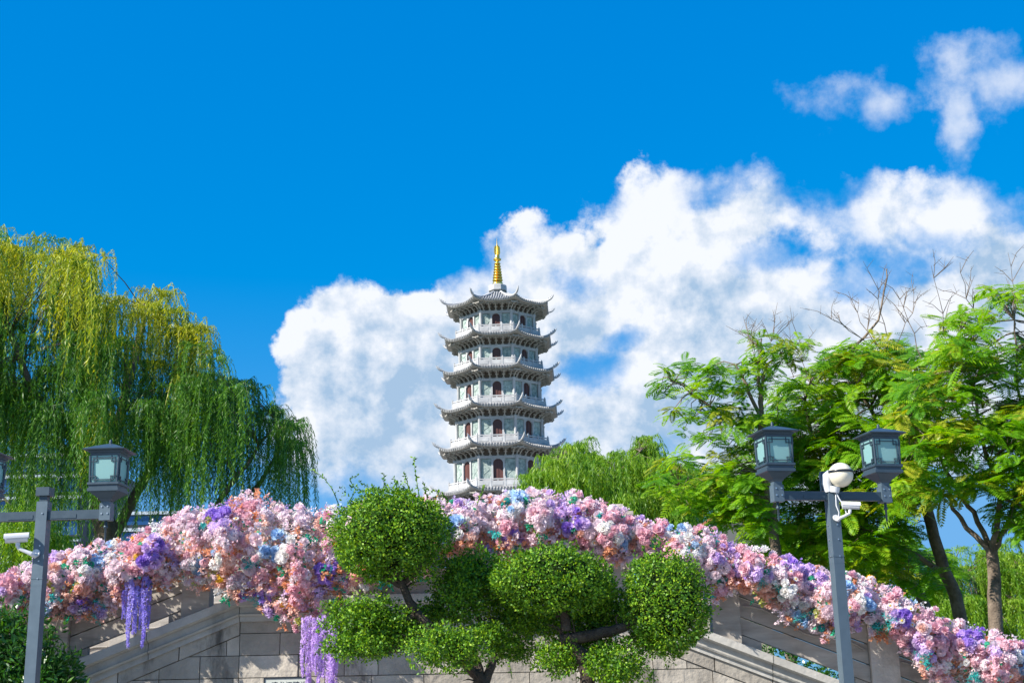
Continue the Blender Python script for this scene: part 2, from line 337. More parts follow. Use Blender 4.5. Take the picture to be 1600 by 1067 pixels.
# ---------------------------------------------------------------- pagoda
TY = 130.0
def build_pagoda():
    base = at(783.5, 764, TY); cx = base.x
    rot0 = R(-3.0)
    root = thing('pagoda', 'tall pale stone pagoda with stacked upturned eaves and a gilded spire', 'pagoda', (cx, TY, 0), rotz=rot0)
    eave_y = [467, 520.5, 573, 632.5, 694.5, 764]
    Re = [5.52, 5.72, 5.94, 6.17, 6.40, 6.65]; Rb = [4.0, 4.18, 4.38, 4.58, 4.80, 5.0]; Rs = [4.66, 4.86, 5.08, 5.30, 5.52, 5.75]
    ze = [at(781, y, TY - r*0.924).z for y, r in zip(eave_y, Re)]
    ze.append(ze[-1]-4.55); Re.append(6.7); Rb.append(5.2); Rs.append(5.9)
    c8 = math.cos(math.pi/8); s8 = math.sin(math.pi/8)
    # local face frame: face centre along -Y ; x is along the face
    def eave_line(a, s, z, lift): return Vector((s*a*s8/c8, -a, z + lift*abs(s)**3.2))
    n = len(ze)
    for i in range(n):
        a_e = Re[i]*c8; zt = ze[i]; top = (i == 0)
        a_in = 0.9 if top else Rs[i-1]*c8*0.98
        z_in = at(778, 457, TY-0.9).z if top else zt + 0.36
        lift = 0.42
        roof = MB(); tiles = MB(); ridge = MB()
        NS = 17; NTt = 7
        def surf(s, t):
            a = a_e + (a_in - a_e)*t
            z = zt + (z_in - zt)*(t**1.35 if top else t) + lift*(abs(s)**3.2)*(1-t)**2
            return Vector((s*a*s8/c8, -a, z))
        def soff(s, t):   # underside
            a = a_e - 0.04 + ((Rb[i]*c8) - a_e)*t
            return Vector((s*a*s8/c8, -a, zt - 0.11 + lift*(abs(s)**3.2)*(1-t)**2 + 0.05*t))
        for k in range(8):
            Mk = Matrix.Rotation(k*math.pi/4, 3, 'Z')
            ss = [-1 + 2*j/(NS-1) for j in range(NS)]
            roof.grid([[Mk @ surf(s, t/(NTt-1)) for s in ss] for t in range(NTt)], False)
            roof.grid([[Mk @ (surf(s, 0)) for s in ss], [Mk @ soff(s, 0) for s in ss]], False)
        sofm = MB()
        for k in range(8):
            Mk = Matrix.Rotation(k*math.pi/4, 3, 'Z')
            sofm.grid([[Mk @ soff(s, t/4) for s in ss] for t in range(5)], False)
        ro = obj('eave_roof', roof.mesh('eave_roof', MT['pagoda_roof']), root)
        obj('eave_soffit', sofm.mesh('eave_soffit', MT['soffit']), ro)
        nt_ = 17
        for j in range(nt_):
            s = -0.94 + 1.88*j/(nt_-1)
            # rolls run straight up slope at constant x until they hit the hip
            x = s*a_e*s8/c8
            pts = []
            for q in range(6):
                t = q/5
                a = a_e + (a_in - a_e)*t
                if a*s8/c8 < abs(x): break
                sl = x/(a*s8/c8); p = surf(sl, t); pts.append(p + Vector((0,0,0.05)))
            if len(pts) < 2:
                pts = [surf(s, 0)+Vector((0,0,0.05)), surf(s*0.999, 0.12)+Vector((0,0,0.05))]
            pts[0] = pts[0] + Vector((0,-0.07,-0.02))
            tiles.tube(pts, 0.085, 6)
        tm = tiles.mesh('roof_tile_rolls', MT['pagoda_roof'])
        for k in range(8): obj('roof_tile_rolls', tm, ro, rot=(0,0,k*math.pi/4))
        # hip ridge with horn
        cdir = Vector((s8, -c8, 0))
        pts = []; rad = []
        for q in range(7):
            t = 1 - q/6; p = surf(1, t); pts.append(p + Vector((0,0,0.10))); rad.append(0.105)
        e = pts[-1]
        for (dr, dz, r_) in ((0.22,0.05,0.12),(0.47,0.16,0.105),(0.66,0.31,0.085),(0.79,0.46,0.055),(0.87,0.63,0.02)):
            pts.append(e + cdir*dr*0.9 + Vector((0,0,dz*0.9))); rad.append(r_)
        ridge.tube(pts, rad, 6)
        for q in range(3, 6): ridge.box(pts[-q] + cdir*-0.05 + Vector((0,0,0.12)), (0.05,0.05,0.09))
        rm = ridge.mesh('upturned_ridge', MT['pagoda'])
        for k in range(8): obj('upturned_ridge', rm, ro, rot=(0,0,k*math.pi/4))
        if i == n-1: break
        # ---- storey below this eave
        z0 = ze[i+1] + 0.46; ztop = zt - 0.12; rb = Rb[i]; ab = rb*c8; hw = rb*s8
        zl = zt - 0.80      # lintel top (bottom of brackets)
        body = MB()
        rows = []
        for z in (z0-0.3, ztop+0.1):
            rows.append([Vector(((rb-0.22)*math.sin(k*math.pi/4+math.pi/8), -(rb-0.22)*math.cos(k*math.pi/4+math.pi/8), z)) for k in range(8)])
        body.grid(rows, False, True)
        st = obj('storey_wall', body.mesh('storey_wall', MT['pagoda']), root)
        # balcony slab
        sl = MB()
        rs = Rs[i]
        prof = [(rs-1.2, z0-0.02), (rs+0.06, z0-0.02), (rs+0.06, z0-0.13), (rs, z0-0.15), (rs, z0-0.32), (rs-1.2, z0-0.32)]
        sl.grid([[Vector((r*math.sin(k*math.pi/4+math.pi/8), -r*math.cos(k*math.pi/4+math.pi/8), z)) for k in range(8)] for r, z in prof], False, True)
        obj('balcony_slab', sl.mesh('balcony_slab', MT['pagoda']), st)
        fr = MB()   # wall framing with mullions, arch head
        dw = hw*0.27
        y = -ab
        fr.box((0, y+0.05, zl-0.12), (hw, 0.10, 0.13))
        for sx in (-1, 1):
            fr.box((sx*(dw+0.07), y+0.03, (z0+zl-0.25)/2), (0.085, 0.09, (zl-0.25-z0)/2))
            fr.box((sx*(hw*0.62), y+0.08, z0+0.42), (hw*0.36-0.09, 0.06, 0.42))
        # arch head
        arc_r = dw-0.01; zc = zl-0.27-arc_r
        pr = [(-dw, zc)] + [(-arc_r*math.cos(a), zc+arc_r*math.sin(a)*0.98) for a in [math.pi*q/10 for q in range(1, 10)]] + [(dw, zc), (dw, zl-0.24), (-dw, zl-0.24)]
        # split into two halves to keep the polygon simple
        left = [p for p in pr[:6]] + [(0, zl-0.24), (-dw, zl-0.24)]
        right = [pr[5]] + pr[6:11] + [(dw, zl-0.24), (0, zl-0.24)]
        fr.prism(left, y-0.02, y+0.10); fr.prism(right, y-0.02, y+0.10)
        fm = fr.mesh('wall_frame', MT['pagoda'])
        bb = MB(); bb.box((0, y+0.12, zl+0.34), (hw*0.96, 0.05, 0.33)); bb = bb.mesh('bracket_backing', MT['backing'])
        dm = MB(); dm.box((0, y+0.16, (z0+zl-0.3)/2), (dw, 0.03, (zl-0.3-z0)/2)); dm.box((0, y+0.12, (z0+zl-0.3)/2), (0.03, 0.03, (zl-0.3-z0)/2))
        dm = dm.mesh('arched_door', MT['door_red'])
        pw = (hw - 0.16 - dw - 0.15)/2
        pms = []
        for sx in (-1, 1):
            pm = MB(); xc = sx*(dw+0.155+pw); zb = z0+0.86; zt_ = zl-0.27; zm = (zb+zt_)/2; hh = (zt_-zb)/2
            pm.box((xc, y+0.12, zm), (pw, 0.03, hh))
            for sgn in (-1, 1):     # chamfered frame corners
                for sz in (-1, 1):
                    cx_ = xc+sgn*(pw-0.05); cz = zm+sz*(hh-0.05)
                    pm.prism([(cx_-0.09*sgn, cz+0.06*sz), (cx_+0.06*sgn, cz+0.06*sz), (cx_+0.06*sgn, cz-0.09*sz)], y+0.07, y+0.09)
            # carved relief swirl
            pts = [Vector((xc + pw*0.55*math.sin(q*0.9+i), y+0.085, zm - hh*0.8 + q*hh*1.6/9)) for q in range(10)]
            pm.tube(pts, 0.035, 5)
            pms.append(pm.mesh('carved_panel', MT['green_panel']))
        cm = MB(); cm.tube([Vector((0,0,z0)), Vector((0,0,z0+0.15)), Vector((0,0,zl-0.2)), Vector((0,0,zl-0.12)), Vector((0,0,zl+0.03))], [0.20,0.16,0.155,0.19,0.20], 10)
        cm = cm.mesh('column', MT['pagoda'])
        # brackets: curved strut and cross arms
        nb = 5
        Lb = Re[i]*c8 - ab
        def bracket_mesh(scale):
            bm = MB(); pts = []
            for q in range(7):
                t = q/6; pts.append(Vector((0, 0.05-(Lb-0.45)*scale*(t**1.5), zl + (zt-0.22-zl)*(math.sin(t*math.pi/2)**0.9))))
            for q in range(6):
                a_, b_ = pts[q], pts[q+1]; m_ = (a_+b_)/2; d = (b_-a_)
                ang = math.atan2(d.z, -d.y)
                bm.box(m_, (0.06, d.length/2+0.03, 0.07), Matrix.Rotation(-ang, 3, 'X'))
            for (q, w) in ((2, 0.17), (4, 0.26), (6, 0.34)):
                bm.box(pts[q]+Vector((0,0,0.05)), (w, 0.05, 0.045))
                for sx in (-1, 1): bm.box(pts[q]+Vector((sx*(w-0.05),0,0.12)), (0.055,0.06,0.04))
            bm.box((0, 0.05, zl+0.05), (0.13,0.11,0.06))
            return bm
        bmesh_ = bracket_mesh(1.0).mesh('bracket', MT['soffit'])
        bmesh_c = bracket_mesh(1.12).mesh('bracket', MT['soffit'])
        # railing
        ars = rs*c8 - 0.08; hws = rs*s8 - 0.03
        pnl = MB(); pw3 = hws*2/3/2 - 0.07
        pnl.box((0, 0, z0+0.30), (pw3, 0.045, 0.26)); pnl.box((0, 0, z0+0.72), (pw3, 0.06, 0.05)); pnl.box((0, -0.05, z0+0.30), (pw3*0.8, 0.02, 0.16))
        pnl.box((0,0,z0+0.61),(0.06,0.04,0.06))
        pnl = pnl.mesh('railing_panel', MT['pagoda'])
        pst = MB(); pst.box((0,0,z0+0.42), (0.075,0.075,0.44)); pst.box((0,0,z0+0.92), (0.055,0.055,0.07), taper=0.3)
        pst = pst.mesh('railing_post', MT['pagoda'])
        for k in range(8):
            an = k*math.pi/4; Mk = Matrix.Rotation(an, 3, 'Z')
            obj('bracket_backing', bb, st, rot=(0,0,an)); obj('wall_frame', fm, st, rot=(0,0,an)); obj('arched_door', dm, st, rot=(0,0,an))
            for pm in pms: obj('carved_panel', pm, st, rot=(0,0,an))
            obj('column', cm, st, loc=Mk @ Vector((rb*s8, -rb*c8, 0)))
            for j in range(nb):
                x = (-1 + 2*(j+0.5)/nb)*hw*1.0
                obj('bracket', bmesh_, st, loc=Mk @ Vector((x, -ab, 0)), rot=(0,0,an + (x/hw)*0.30))
            obj('bracket', bmesh_c, st, loc=Mk @ Vector((rb*s8, -rb*c8, 0)), rot=(0,0,an+math.pi/8))
            for j in (-1, 0, 1): obj('railing_panel', pnl, st, loc=Mk @ Vector((j*hws*2/3, -ars, 0)), rot=(0,0,an))
            for j in (-1, 1): obj('railing_post', pst, st, loc=Mk @ Vector((j*hws/3, -ars, 0)), rot=(0,0,an))
            obj('railing_post', pst, st, loc=Mk @ Vector(((rs-0.1)*s8, -(rs-0.1)*c8, 0)), rot=(0,0,an+math.pi/8))
    # podium below
    pod = MB(); zb = ze[-1]-0.2
    prof = [(5.1, zb), (5.1, zb-3.2), (9.5, zb-3.3), (9.5, zb-4.0), (10, zb-4.1), (11, 0)]
    pod.grid([[Vector((r*math.sin(k*math.pi/4+math.pi/8), -r*math.cos(k*math.pi/4+math.pi/8), z)) for k in range(8)] for r, z in prof], False, True)
    obj('stone_podium', pod.mesh('stone_podium', MT['pagoda']), root)
    # spire pedestal
    zp0 = at(778, 458, TY-0.9).z; zp1 = at(778, 442.5, TY-0.9).z
    pd = MB(); h = zp1-zp0
    prof = [(0.72, zp0-0.1), (0.72, zp0+h*0.28), (0.98, zp0+h*0.42), (0.98, zp0+h*0.92), (0.85, zp1)]
    rows = [[Vector((r*math.sin(k*math.pi/4+math.pi/8), -r*math.cos(k*math.pi/4+math.pi/8), z)) for k in range(8)] for r, z in prof]
    pd.grid(rows, False, True); pd.poly(rows[-1])
    obj('spire_pedestal', pd.mesh('spire_pedestal', MT['pagoda']), root)
    zs1 = at(777, 371, TY).z; H = zs1 - zp1
    sp = MB()
    sp.lathe([(0.52,0),(0.56,0.02*H),(0.55,0.05*H),(0.42,0.07*H),(0.20,0.08*H),(0.17,0.5*H),(0.12,0.7*H),(0.06,0.8*H),(0.035,0.9*H),(0.004,H)], 20, (0,0,zp1))
    spo = obj('gilded_spire', sp.mesh('gilded_spire', MT['gold']), root)
    for q in range(7):
        t = q/6; r = 0.52 - 0.20*t; z = zp1 + H*(0.11 + 0.34*t)
        rg = MB(); rg.lathe([(r*0.45, -0.045), (r, -0.07), (r+0.02, 0), (r, 0.06), (r*0.45, 0.03)], 20, (0,0,z))
        obj('spire_ring', rg.mesh('spire_ring', MT['gold']), spo)
    cr = MB(); cr.lathe([(0.12, 0.49*H),(0.30,0.51*H),(0.42,0.535*H),(0.40,0.55*H),(0.22,0.565*H),(0.26,0.60*H),(0.20,0.63*H)], 20, (0,0,zp1))
    obj('spire_canopy', cr.mesh('spire_canopy', MT['gold']), spo)
    fl = MB()
    for k in range(4):
        a = k*math.pi/2 + 0.5; d = Vector((math.cos(a), math.sin(a), 0)); nn = Vector((-math.sin(a), math.cos(a), 0))*0.025
        pr = [(0.05,0.60),(0.25,0.63),(0.34,0.68),(0.33,0.78),(0.22,0.83),(0.05,0.80)]
        A = [d*r + Vector((0,0,zp1+H*z)) + nn for r, z in pr]; B = [d*r + Vector((0,0,zp1+H*z)) - nn for r, z in pr]
        fl.poly(A); fl.poly(B[::-1])
        for q in range(6): fl.poly([A[q], B[q], B[(q+1)%6], A[(q+1)%6]])
    obj('flame_finial', fl.mesh('flame_finial', MT['gold']), spo)
build_pagoda()

# ---------------------------------------------------------------- stone wall with stairs
WY = 16.0
def wz(px, py, Y=WY): p = at(px, py, Y); return (p.x, p.z)
def zc(px, py): return at(px, py, WY).z
XL = at(376, 960, WY).x; XR = at(935, 948, WY).x      # platform ends
ZC0 = zc(376, 971); ZC1 = zc(376, 934)                  # cornice bottom / top
SL_L = (zc(351, 940)-zc(100, 1039))/(at(351,940,WY).x-at(100,1039,WY).x)
SL_R = (zc(961, 1000)-zc(1120, 1060))/(at(1120,1060,WY).x-at(961,1000,WY).x)
def string_top(x):
    if x < XL: return ZC1 + 0.02 + (x-XL)*SL_L
    if x > XR: return ZC1 - (x-XR)*SL_R
    return ZC1
def string_bot(x):
    if x < XL: return ZC0 + (x-XL)*(SL_L*1.06)
    if x > XR: return ZC0 - (x-XR)*SL_R
    return ZC0
XEL = XL - ZC0/SL_L*0.98; XER = XR + ZC0/SL_R*0.98
def clip_below(poly, x0, x1, fn):   # rectangle poly clipped by the sloping line z<=fn(x)
    out = []
    def inside(p): return p[1] <= fn(p[0]) + 1e-9
    n = len(poly)
    for i in range(n):
        a, b = poly[i], poly[(i+1) % n]; ia, ib = inside(a), inside(b)
        if ia: out.append(a)
        if ia != ib:
            lo, hi = 0.0, 1.0
            for _ in range(30):
                m_ = (lo+hi)/2; p = (a[0]+(b[0]-a[0])*m_, a[1]+(b[1]-a[1])*m_)
                if inside(p) == ia: lo = m_
                else: hi = m_
            out.append((a[0]+(b[0]-a[0])*lo, a[1]+(b[1]-a[1])*lo))
    return out
wall = thing('stone_wall', 'weathered grey block wall carrying the twin stairs and central landing', 'wall', (0, WY, 0))
def wobj(name, mb, mat, label=None):
    o = obj(name, mb.mesh(name, MT[mat]), wall, loc=(0, -WY, 0))
    if label: o['label'] = label
    return o
core = MB(); core.prism([(XEL,0),(XER,0),(XR,string_bot(XR)-0.01),(XL,string_bot(XL)-0.01)], WY+0.03, WY+2.6); wobj('mortar_core', core, 'wall_joint')
ch = (zc(400,989)-zc(400,1058.3))/2
zrow = zc(400, 989)
rows_z = []
z = zrow
while z < ZC0: rows_z.append(z); z += ch
z = zrow-ch
while z > -ch: rows_z.append(z); z -= ch
rb_ = random.Random(3)
slopeband = 0.16
for zi, zb in enumerate(sorted(rows_z)):
    x = XEL - rb_.random()*0.5
    x = math.floor(x)
    while x < XER:
        wlen = rb_.choice([0.40,0.48,0.55,0.62,0.70])
        gp = 0.0045
        for bx in (XL, XR):
            if x < bx-0.001 < x+wlen: wlen = bx-x
        rect = [(x+gp, max(0, zb+gp)), (x+wlen-gp, max(0, zb+gp)), (x+wlen-gp, zb+ch-gp), (x+gp, zb+ch-gp)]
        pl = clip_below(rect, x, x+wlen, lambda X: string_bot(X) - (slopeband if (X < XL or X > XR) else 0.0) )
        if len(pl) >= 3 and max(p[1] for p in pl)-min(p[1] for p in pl) > 0.02 and zb+ch > 0.9:
            b = MB(); o_ = rb_.uniform(-0.004, 0.012); b.prism(pl, WY-0.0-o_, WY+0.12)
            wobj('stone_block', b, 'wall')
        elif len(pl) >= 3 and max(p[1] for p in pl)-min(p[1] for p in pl) > 0.02:
            b = MB(); b.prism(pl, WY, WY+0.12); wobj('stone_block', b, 'wall')
        x += wlen
# sloping course under the strings
for (xa, xb) in ((XEL, XL), (XR, XER)):
    n = 9
    for k in range(n):
        x0 = xa + (xb-xa)*k/n; x1 = xa + (xb-xa)*(k+1)/n
        b = MB(); b.prism([(x0+0.006, string_bot(x0)-slopeband+0.008), (x1-0.006, string_bot(x1)-slopeband+0.008), (x1-0.006, string_bot(x1)+0.01), (x0+0.006, string_bot(x0)+0.01)], WY-0.02, WY+0.12)
        wobj('sloping_course_stone', b, 'wall')
# moulded string / cornice in lengths
def string_piece(x0, x1, name):
    b = MB()
    prof = [(0.0, 0.22), (0.10, 0.15), (0.13, 0.10), (0.46, 0.10), (0.50, 0.065), (0.55, 0.065), (0.60, 0.13), (0.78, 0.13), (0.80, 0.16), (1.0, 0.16)]
    prof = [(0.0,0.05),(0.22,0.05),(0.225,0.085),(0.30,0.10),(0.305,0.07),(0.60,0.07),(0.61,0.115),(0.66,0.13),(0.665,0.16),(0.99,0.16),(1.0,0.15)]
    rows = []
    for x in (x0+0.004, x1-0.004):
        zt, zb = string_top(x), string_bot(x)
        rows.append([Vector((x, WY-o, zb+(zt-zb)*t)) for t, o in prof] + [Vector((x, WY+0.3, zt)), Vector((x, WY+0.3, zb))])
    b.grid(rows, False, True); b.poly(rows[0]); b.poly(rows[1][::-1])
    wobj(name, b, 'cornice')
segs = [(XEL, XL, 6, 'stair_string'), (XL, XR, 5, 'cornice_stone'), (XR, XER, 6, 'stair_string')]
for xa, xb, n, nm in segs:
    for k in range(n): string_piece(xa+(xb-xa)*k/n, xa+(xb-xa)*(k+1)/n, nm)
# deck and steps
st = MB(); st.box(((XL+XR)/2, WY+1.45, ZC0-0.1), ((XR-XL)/2, 1.14, 0.15)); wobj('landing_slab', st, 'cornice')
for (xa, xb, nm) in ((XEL, XL, 1), (XR, XER, -1)):
    n = 18
    for k in range(n):
        x0 = xa+(xb-xa)*k/n; x1 = xa+(xb-xa)*(k+1)/n
        zt = min(string_top(x0), string_top(x1)) - 0.05
        if zt < 0.1: continue
        b = MB(); b.box(((x0+x1)/2, WY+1.45, zt-0.1), ((x1-x0)/2-0.002, 1.14, 0.1)); wobj('stair_step', b, 'cornice')
# balustrades
BALH = 0.98
def balustrade(label, xs_posts, ydep, slot=True, sunlit_ids=()):
    """posts at x list, sloped panels between"""
    root = thing('balustrade', label, 'balustrade', (0, WY, 0), 'stone balustrades of the twin stairs')
    def add(name, mb, mat, lab=None):
        o = obj(name, mb.mesh(name, MT[mat]), root, loc=(0, -WY, 0))
        if lab: o['label'] = lab
    for i, x in enumerate(xs_posts):
        b = MB(); w = 0.165; zb = string_top(x) - 0.12; zt = string_top(x) + BALH
        b.prism([(x-w, min(string_top(x-w), string_top(x))), (x+w, min(string_top(x+w), string_top(x))), (x+w, zt), (x-w, zt)], ydep-0.13, ydep+0.13)
        b.box((x, ydep, zt+0.03), (w+0.02, 0.15, 0.03)); b.box((x, ydep, zt+0.10), (w-0.05, 0.09, 0.06), taper=0.6)
        add('balustrade_post', b, 'sunlit_post' if i in sunlit_ids else 'baluster', 'sunlit rough faced post' if i in sunlit_ids else None)  # listed posts take the stone with sunlight in its colour
    for i in range(len(xs_posts)-1):
        x0 = xs_posts[i]+0.17; x1 = xs_posts[i+1]-0.17
        if x1-x0 < 0.1: continue
        sb = 0.11 if slot else 0.0
        # three slabs stacked, grooves between
        cuts = [sb, 0.32, 0.56, 0.82]
        for c in range(3):
            b = MB(); g0 = 0.008
            b.prism([(x0, string_top(x0)+cuts[c]+g0), (x1, string_top(x1)+cuts[c]+g0), (x1, string_top(x1)+cuts[c+1]-g0), (x0, string_top(x0)+cuts[c+1]-g0)], ydep-0.06+0.012*(c % 2), ydep+0.06)
            add('balustrade_panel', b, 'baluster')
        if slot:
            for (xa, xb) in ((x0, x0+(x1-x0)*0.16), (x1-(x1-x0)*0.12, x1)):
                b = MB(); b.prism([(xa, string_top(xa)), (xb, string_top(xb)), (xb, string_top(xb)+sb), (xa, string_top(xa)+sb)], ydep-0.05, ydep+0.05); add('base_block', b, 'baluster')
        # relief wave
        b = MB(); pts = []
        for q in range(13):
            t = q/12; x = x0+0.04+(x1-x0-0.08)*t; pts.append((x, ydep-0.058, string_top(x)+0.46+0.05*math.sin(t*9+i)))
        b.tube(pts, 0.012, 5); add('carved_wave', b, 'baluster')
        b = MB(); b.prism([(x0, string_top(x0)+0.83), (x1, string_top(x1)+0.83), (x1, string_top(x1)+0.95), (x0, string_top(x0)+0.95)], ydep-0.10, ydep+0.10); add('handrail', b, 'baluster')
def px_x(px, py): return at(px, py, WY).x
BY = WY + 0.04
lp = [px_x(308, 930), px_x(88, 1000), px_x(-120, 1080), px_x(-330,1150)][::-1]
balustrade('grey stone balustrade under the flowers climbing the left stair', lp, BY)
cp = [px_x(430,900), px_x(575,900), px_x(720,895), px_x(860,890), px_x(968,890)]
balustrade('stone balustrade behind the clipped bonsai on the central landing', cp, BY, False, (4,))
rp = [px_x(1133, 960), px_x(1378, 1010), px_x(1600, 1060), px_x(1830,1150)]
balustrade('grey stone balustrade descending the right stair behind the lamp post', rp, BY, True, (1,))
balustrade('far stone balustrade of the left stair glimpsed through the slot', lp, WY+2.75)
# plaque
def build_plaque():
    p = at(448, 1075, WY); root = thing('wall_plaque', 'pale rectangular plaque with dark frame on the block wall under the hanging wisteria', 'plaque', (p.x, WY-0.02, p.z))
    ztop = at(448, 1059.5, WY).z - p.z; hw = (at(482,1060,WY).x - at(415,1060,WY).x)/2
    b = MB(); b.box((0,0,ztop-0.17), (hw,0.012,0.17)); obj('plaque_panel', b.mesh('plaque_panel', MT['plaque']), root)
    b = MB(); b.box((0,0,ztop+0.008),(hw+0.016,0.02,0.008)); b.box((0,0,ztop-0.348),(hw+0.016,0.02,0.008))
    for s in (-1,1): b.box((s*(hw+0.008),0,ztop-0.17),(0.008,0.02,0.17))
    obj('plaque_frame', b.mesh('plaque_frame', MT['dark']), root)
    cu = bpy.data.curves.new('plaque_text','FONT'); cu.body = '\u6e05\u9f99\u6c5f\u7891\u8bb0'; cu.size = 0.085; cu.align_x = 'CENTER'; cu.extrude = 0.002
    cu.materials.append(MT['dark'])
    tmp = bpy.data.objects.new('tmp', cu); me = bpy.data.meshes.new_from_object(tmp); bpy.data.objects.remove(tmp); me.materials.clear(); me.materials.append(MT['dark'])
    t = obj('plaque_lettering', me, root, loc=(0.03, -0.014, ztop-0.105), rot=(R(90),0,0))
build_plaque()

# ---------------------------------------------------------------- lamps
def frame_bars(b, c, w, h, M, y):   # square-spiral lattice on one glass face, local x,z plane at distance y
    t = 0.006
    def bar(x0, z0, x1, z1):
        b.box(M @ Vector(((x0+x1)/2, y, (z0+z1)/2)) + c, (abs(x1-x0)/2+t, 0.006, abs(z1-z0)/2+t), M)
    q = 0.036; m_ = 0.026; t = 0.0042
    X = w-m_; Z = h-m_
    bar(-X, Z, X, Z); bar(-X, -Z, X, -Z); bar(-X, -Z, -X, Z); bar(X, -Z, X, Z)
    for sx in (-1, 1):
        for sz in (-1, 1):
            bar(sx*(X-q), sz*(Z-q), sx*(X-q), sz*(Z+q*0.5)); bar(sx*(X+q*0.5), sz*(Z-q), sx*(X-q), sz*(Z-q))
def lantern(label, loc, rz):
    root = thing('lantern', label, 'lantern', loc, 'square lanterns on the two lamp posts', rz)
    root.scale = (0.95, 0.95, 0.93)
    H = 0.285; W = 0.152; z0 = 0.19          # origin: top of bracket
    t = MB()     # tray: inverted pyramid plus mouldings
    rows = []
    for (r, z) in ((0.055,0.0),(0.065,0.02),(0.140,0.085),(0.164,0.095),(0.164,0.125),(0.152,0.13),(0.152,0.155),(0.166,0.165),(0.166,0.188)):
        rows.append([Vector((r*a, r*b_, z)) for a, b_ in ((-1,-1),(1,-1),(1,1),(-1,1))])
    t.grid(rows, False, True); t.poly(rows[-1]); t.poly(rows[0][::-1]); tr = obj('lantern_tray', t.mesh('lantern_tray', MT['lamp']), root)
    g_ = MB(); g_.grid([[Vector((W*a*k, W*b_*k, z0+zz)) for a, b_ in ((-1,-1),(1,-1),(1,1),(-1,1))] for k, zz in ((0.94,0.0),(1.0,H))], False, True)
    gm = obj('frosted_glass', g_.mesh('frosted_glass', MT['glass']), root)
    for a, b_ in ((-1,-1),(1,-1),(1,1),(-1,1)):
        f = MB(); f.tube([Vector((W*0.94*a, W*0.94*b_, z0)), Vector((W*1.0*a, W*1.0*b_, z0+H))], 0.014, 4)
        obj('corner_post', f.mesh('corner_post', MT['lamp']), root)
    for k in range(4):
        Mk = Matrix.Rotation(k*math.pi/2, 3, 'Z'); lt = MB()
        frame_bars(lt, Vector((0,0,z0+H/2)), W*0.93, H/2, Mk, -W-0.004)
        obj('lattice', lt.mesh('lattice', MT['lamp']), gm)
    r_ = MB(); rows = []
    for (r, z) in ((0.153,0),(0.155,0.028),(0.168,0.035),(0.170,0.050),(0.214,0.060),(0.218,0.071),(0.11,0.118),(0.035,0.145),(0.018,0.150)):
        rows.append([Vector((r*a, r*b_, z0+H+z)) for a, b_ in ((-1,-1),(1,-1),(1,1),(-1,1))])
    r_.grid(rows, False, True); r_.poly(rows[0][::-1]); r_.poly(rows[-1]); ro = obj('lantern_roof', r_.mesh('lantern_roof', MT['lamp']), root)
    fi = MB(); fi.lathe([(0.014,0),(0.02,0.008),(0.012,0.016),(0.018,0.028),(0.012,0.042),(0.002,0.055)], 10, (0,0,z0+H+0.148)); obj('finial', fi.mesh('finial', MT['lamp']), ro)
    return root
def lamp(label, px, py_arm, Y, rz, arm, cap):
    top = at(px, py_arm, Y); za = top.z
    root = thing('lamp_post', label, 'lamp post', (top.x, Y, 0), 'twin armed lamp posts', rz)
    w = 0.056
    b = MB(); b.box((0,0,(za+0.14)/2), (w,w,(za+0.14)/2)); b.box((0,0,0.1),(0.14,0.14,0.1)); o = obj('square_post', b.mesh('square_post', MT['lamp_post']), root)
    b = MB()
    for zz in (za-0.45, za-0.30, za-0.62, za+0.02):
        b.tube([(0.01,-w-0.001,zz),(0.01,-w-0.008,zz)], 0.008, 8)
        b.tube([(-w-0.001,0.01,zz),(-w-0.008,0.01,zz)], 0.008, 8)
    obj('bolts', b.mesh('bolts', MT['chrome']), o)
    b = MB(); b.box((0,0,za-0.62), (w+0.004,w+0.004,0.006)); b.box((0,0,za-0.66),(w+0.001,w+0.001,0.03)); obj('post_collar', b.mesh('post_collar', MT['lamp_post']), root)
    if cap:
        b = MB(); b.box((0,0,za+0.165),(0.038,0.038,0.04)); b.box((0,0,za+0.24),(0.068,0.068,0.042)); obj('post_cap', b.mesh('post_cap', MT['lamp']), root)
    b = MB()
    for s in (-1,1):
        b.box((s*(arm/2+w/2), 0, za), (arm/2-w/2, 0.035, 0.045))
        b.box((s*(arm*0.30+w/2), -0.036, za-0.012), (arm*0.2, 0.004, 0.02))
    obj('cross_arm', b.mesh('cross_arm', MT['lamp']), root)
    for s in (-1,1):
        b = MB(); b.box((s*arm,0,za+0.02),(0.055,0.055,0.085)); b.box((s*arm,0,za+0.125),(0.045,0.045,0.02))
        br = obj('arm_bracket', b.mesh('arm_bracket', MT['lamp_post']), root)
        b = MB(); b.lathe([(0.014,0),(0.014,-0.05),(0.022,-0.055),(0.022,-0.07),(0.012,-0.075),(0.010,-0.18),(0.003,-0.20)][::-1], 10, (s*arm,0,za-0.065)); obj('drop_rod', b.mesh('drop_rod', MT['lamp']), br)
        b = MB()
        for dx in (-0.03,0.03):
            for dz in (0.0, 0.07): b.tube([(s*arm+dx,-0.0555,za+dz),(s*arm+dx,-0.062,za+dz)], 0.009, 8)
        obj('bracket_bolts', b.mesh('bracket_bolts', MT['chrome']), br)
    Mz = Matrix.Rotation(rz, 3, 'Z'); base = Vector((top.x, Y, 0))
    return root, base, Mz, za
lr, lb, lM, lza = lamp('square blue-grey lamp post with block cap rising left of the stair', 68, 806, 13.1, R(-4), 0.645, True)
for s, lab in ((1, 'square lantern with pale glass on the right arm of the left post'), (-1, 'square lantern cut off at the picture edge on the left post')):
    lantern(lab, lb + lM @ Vector((s*0.645, 0, lza+0.125)), R(-3))
rr_, rbse, rM, rza = lamp('square blue-grey lamp post topped by a cream globe before the right flowers', 1299, 775, 13.6, R(12), 0.60, False)
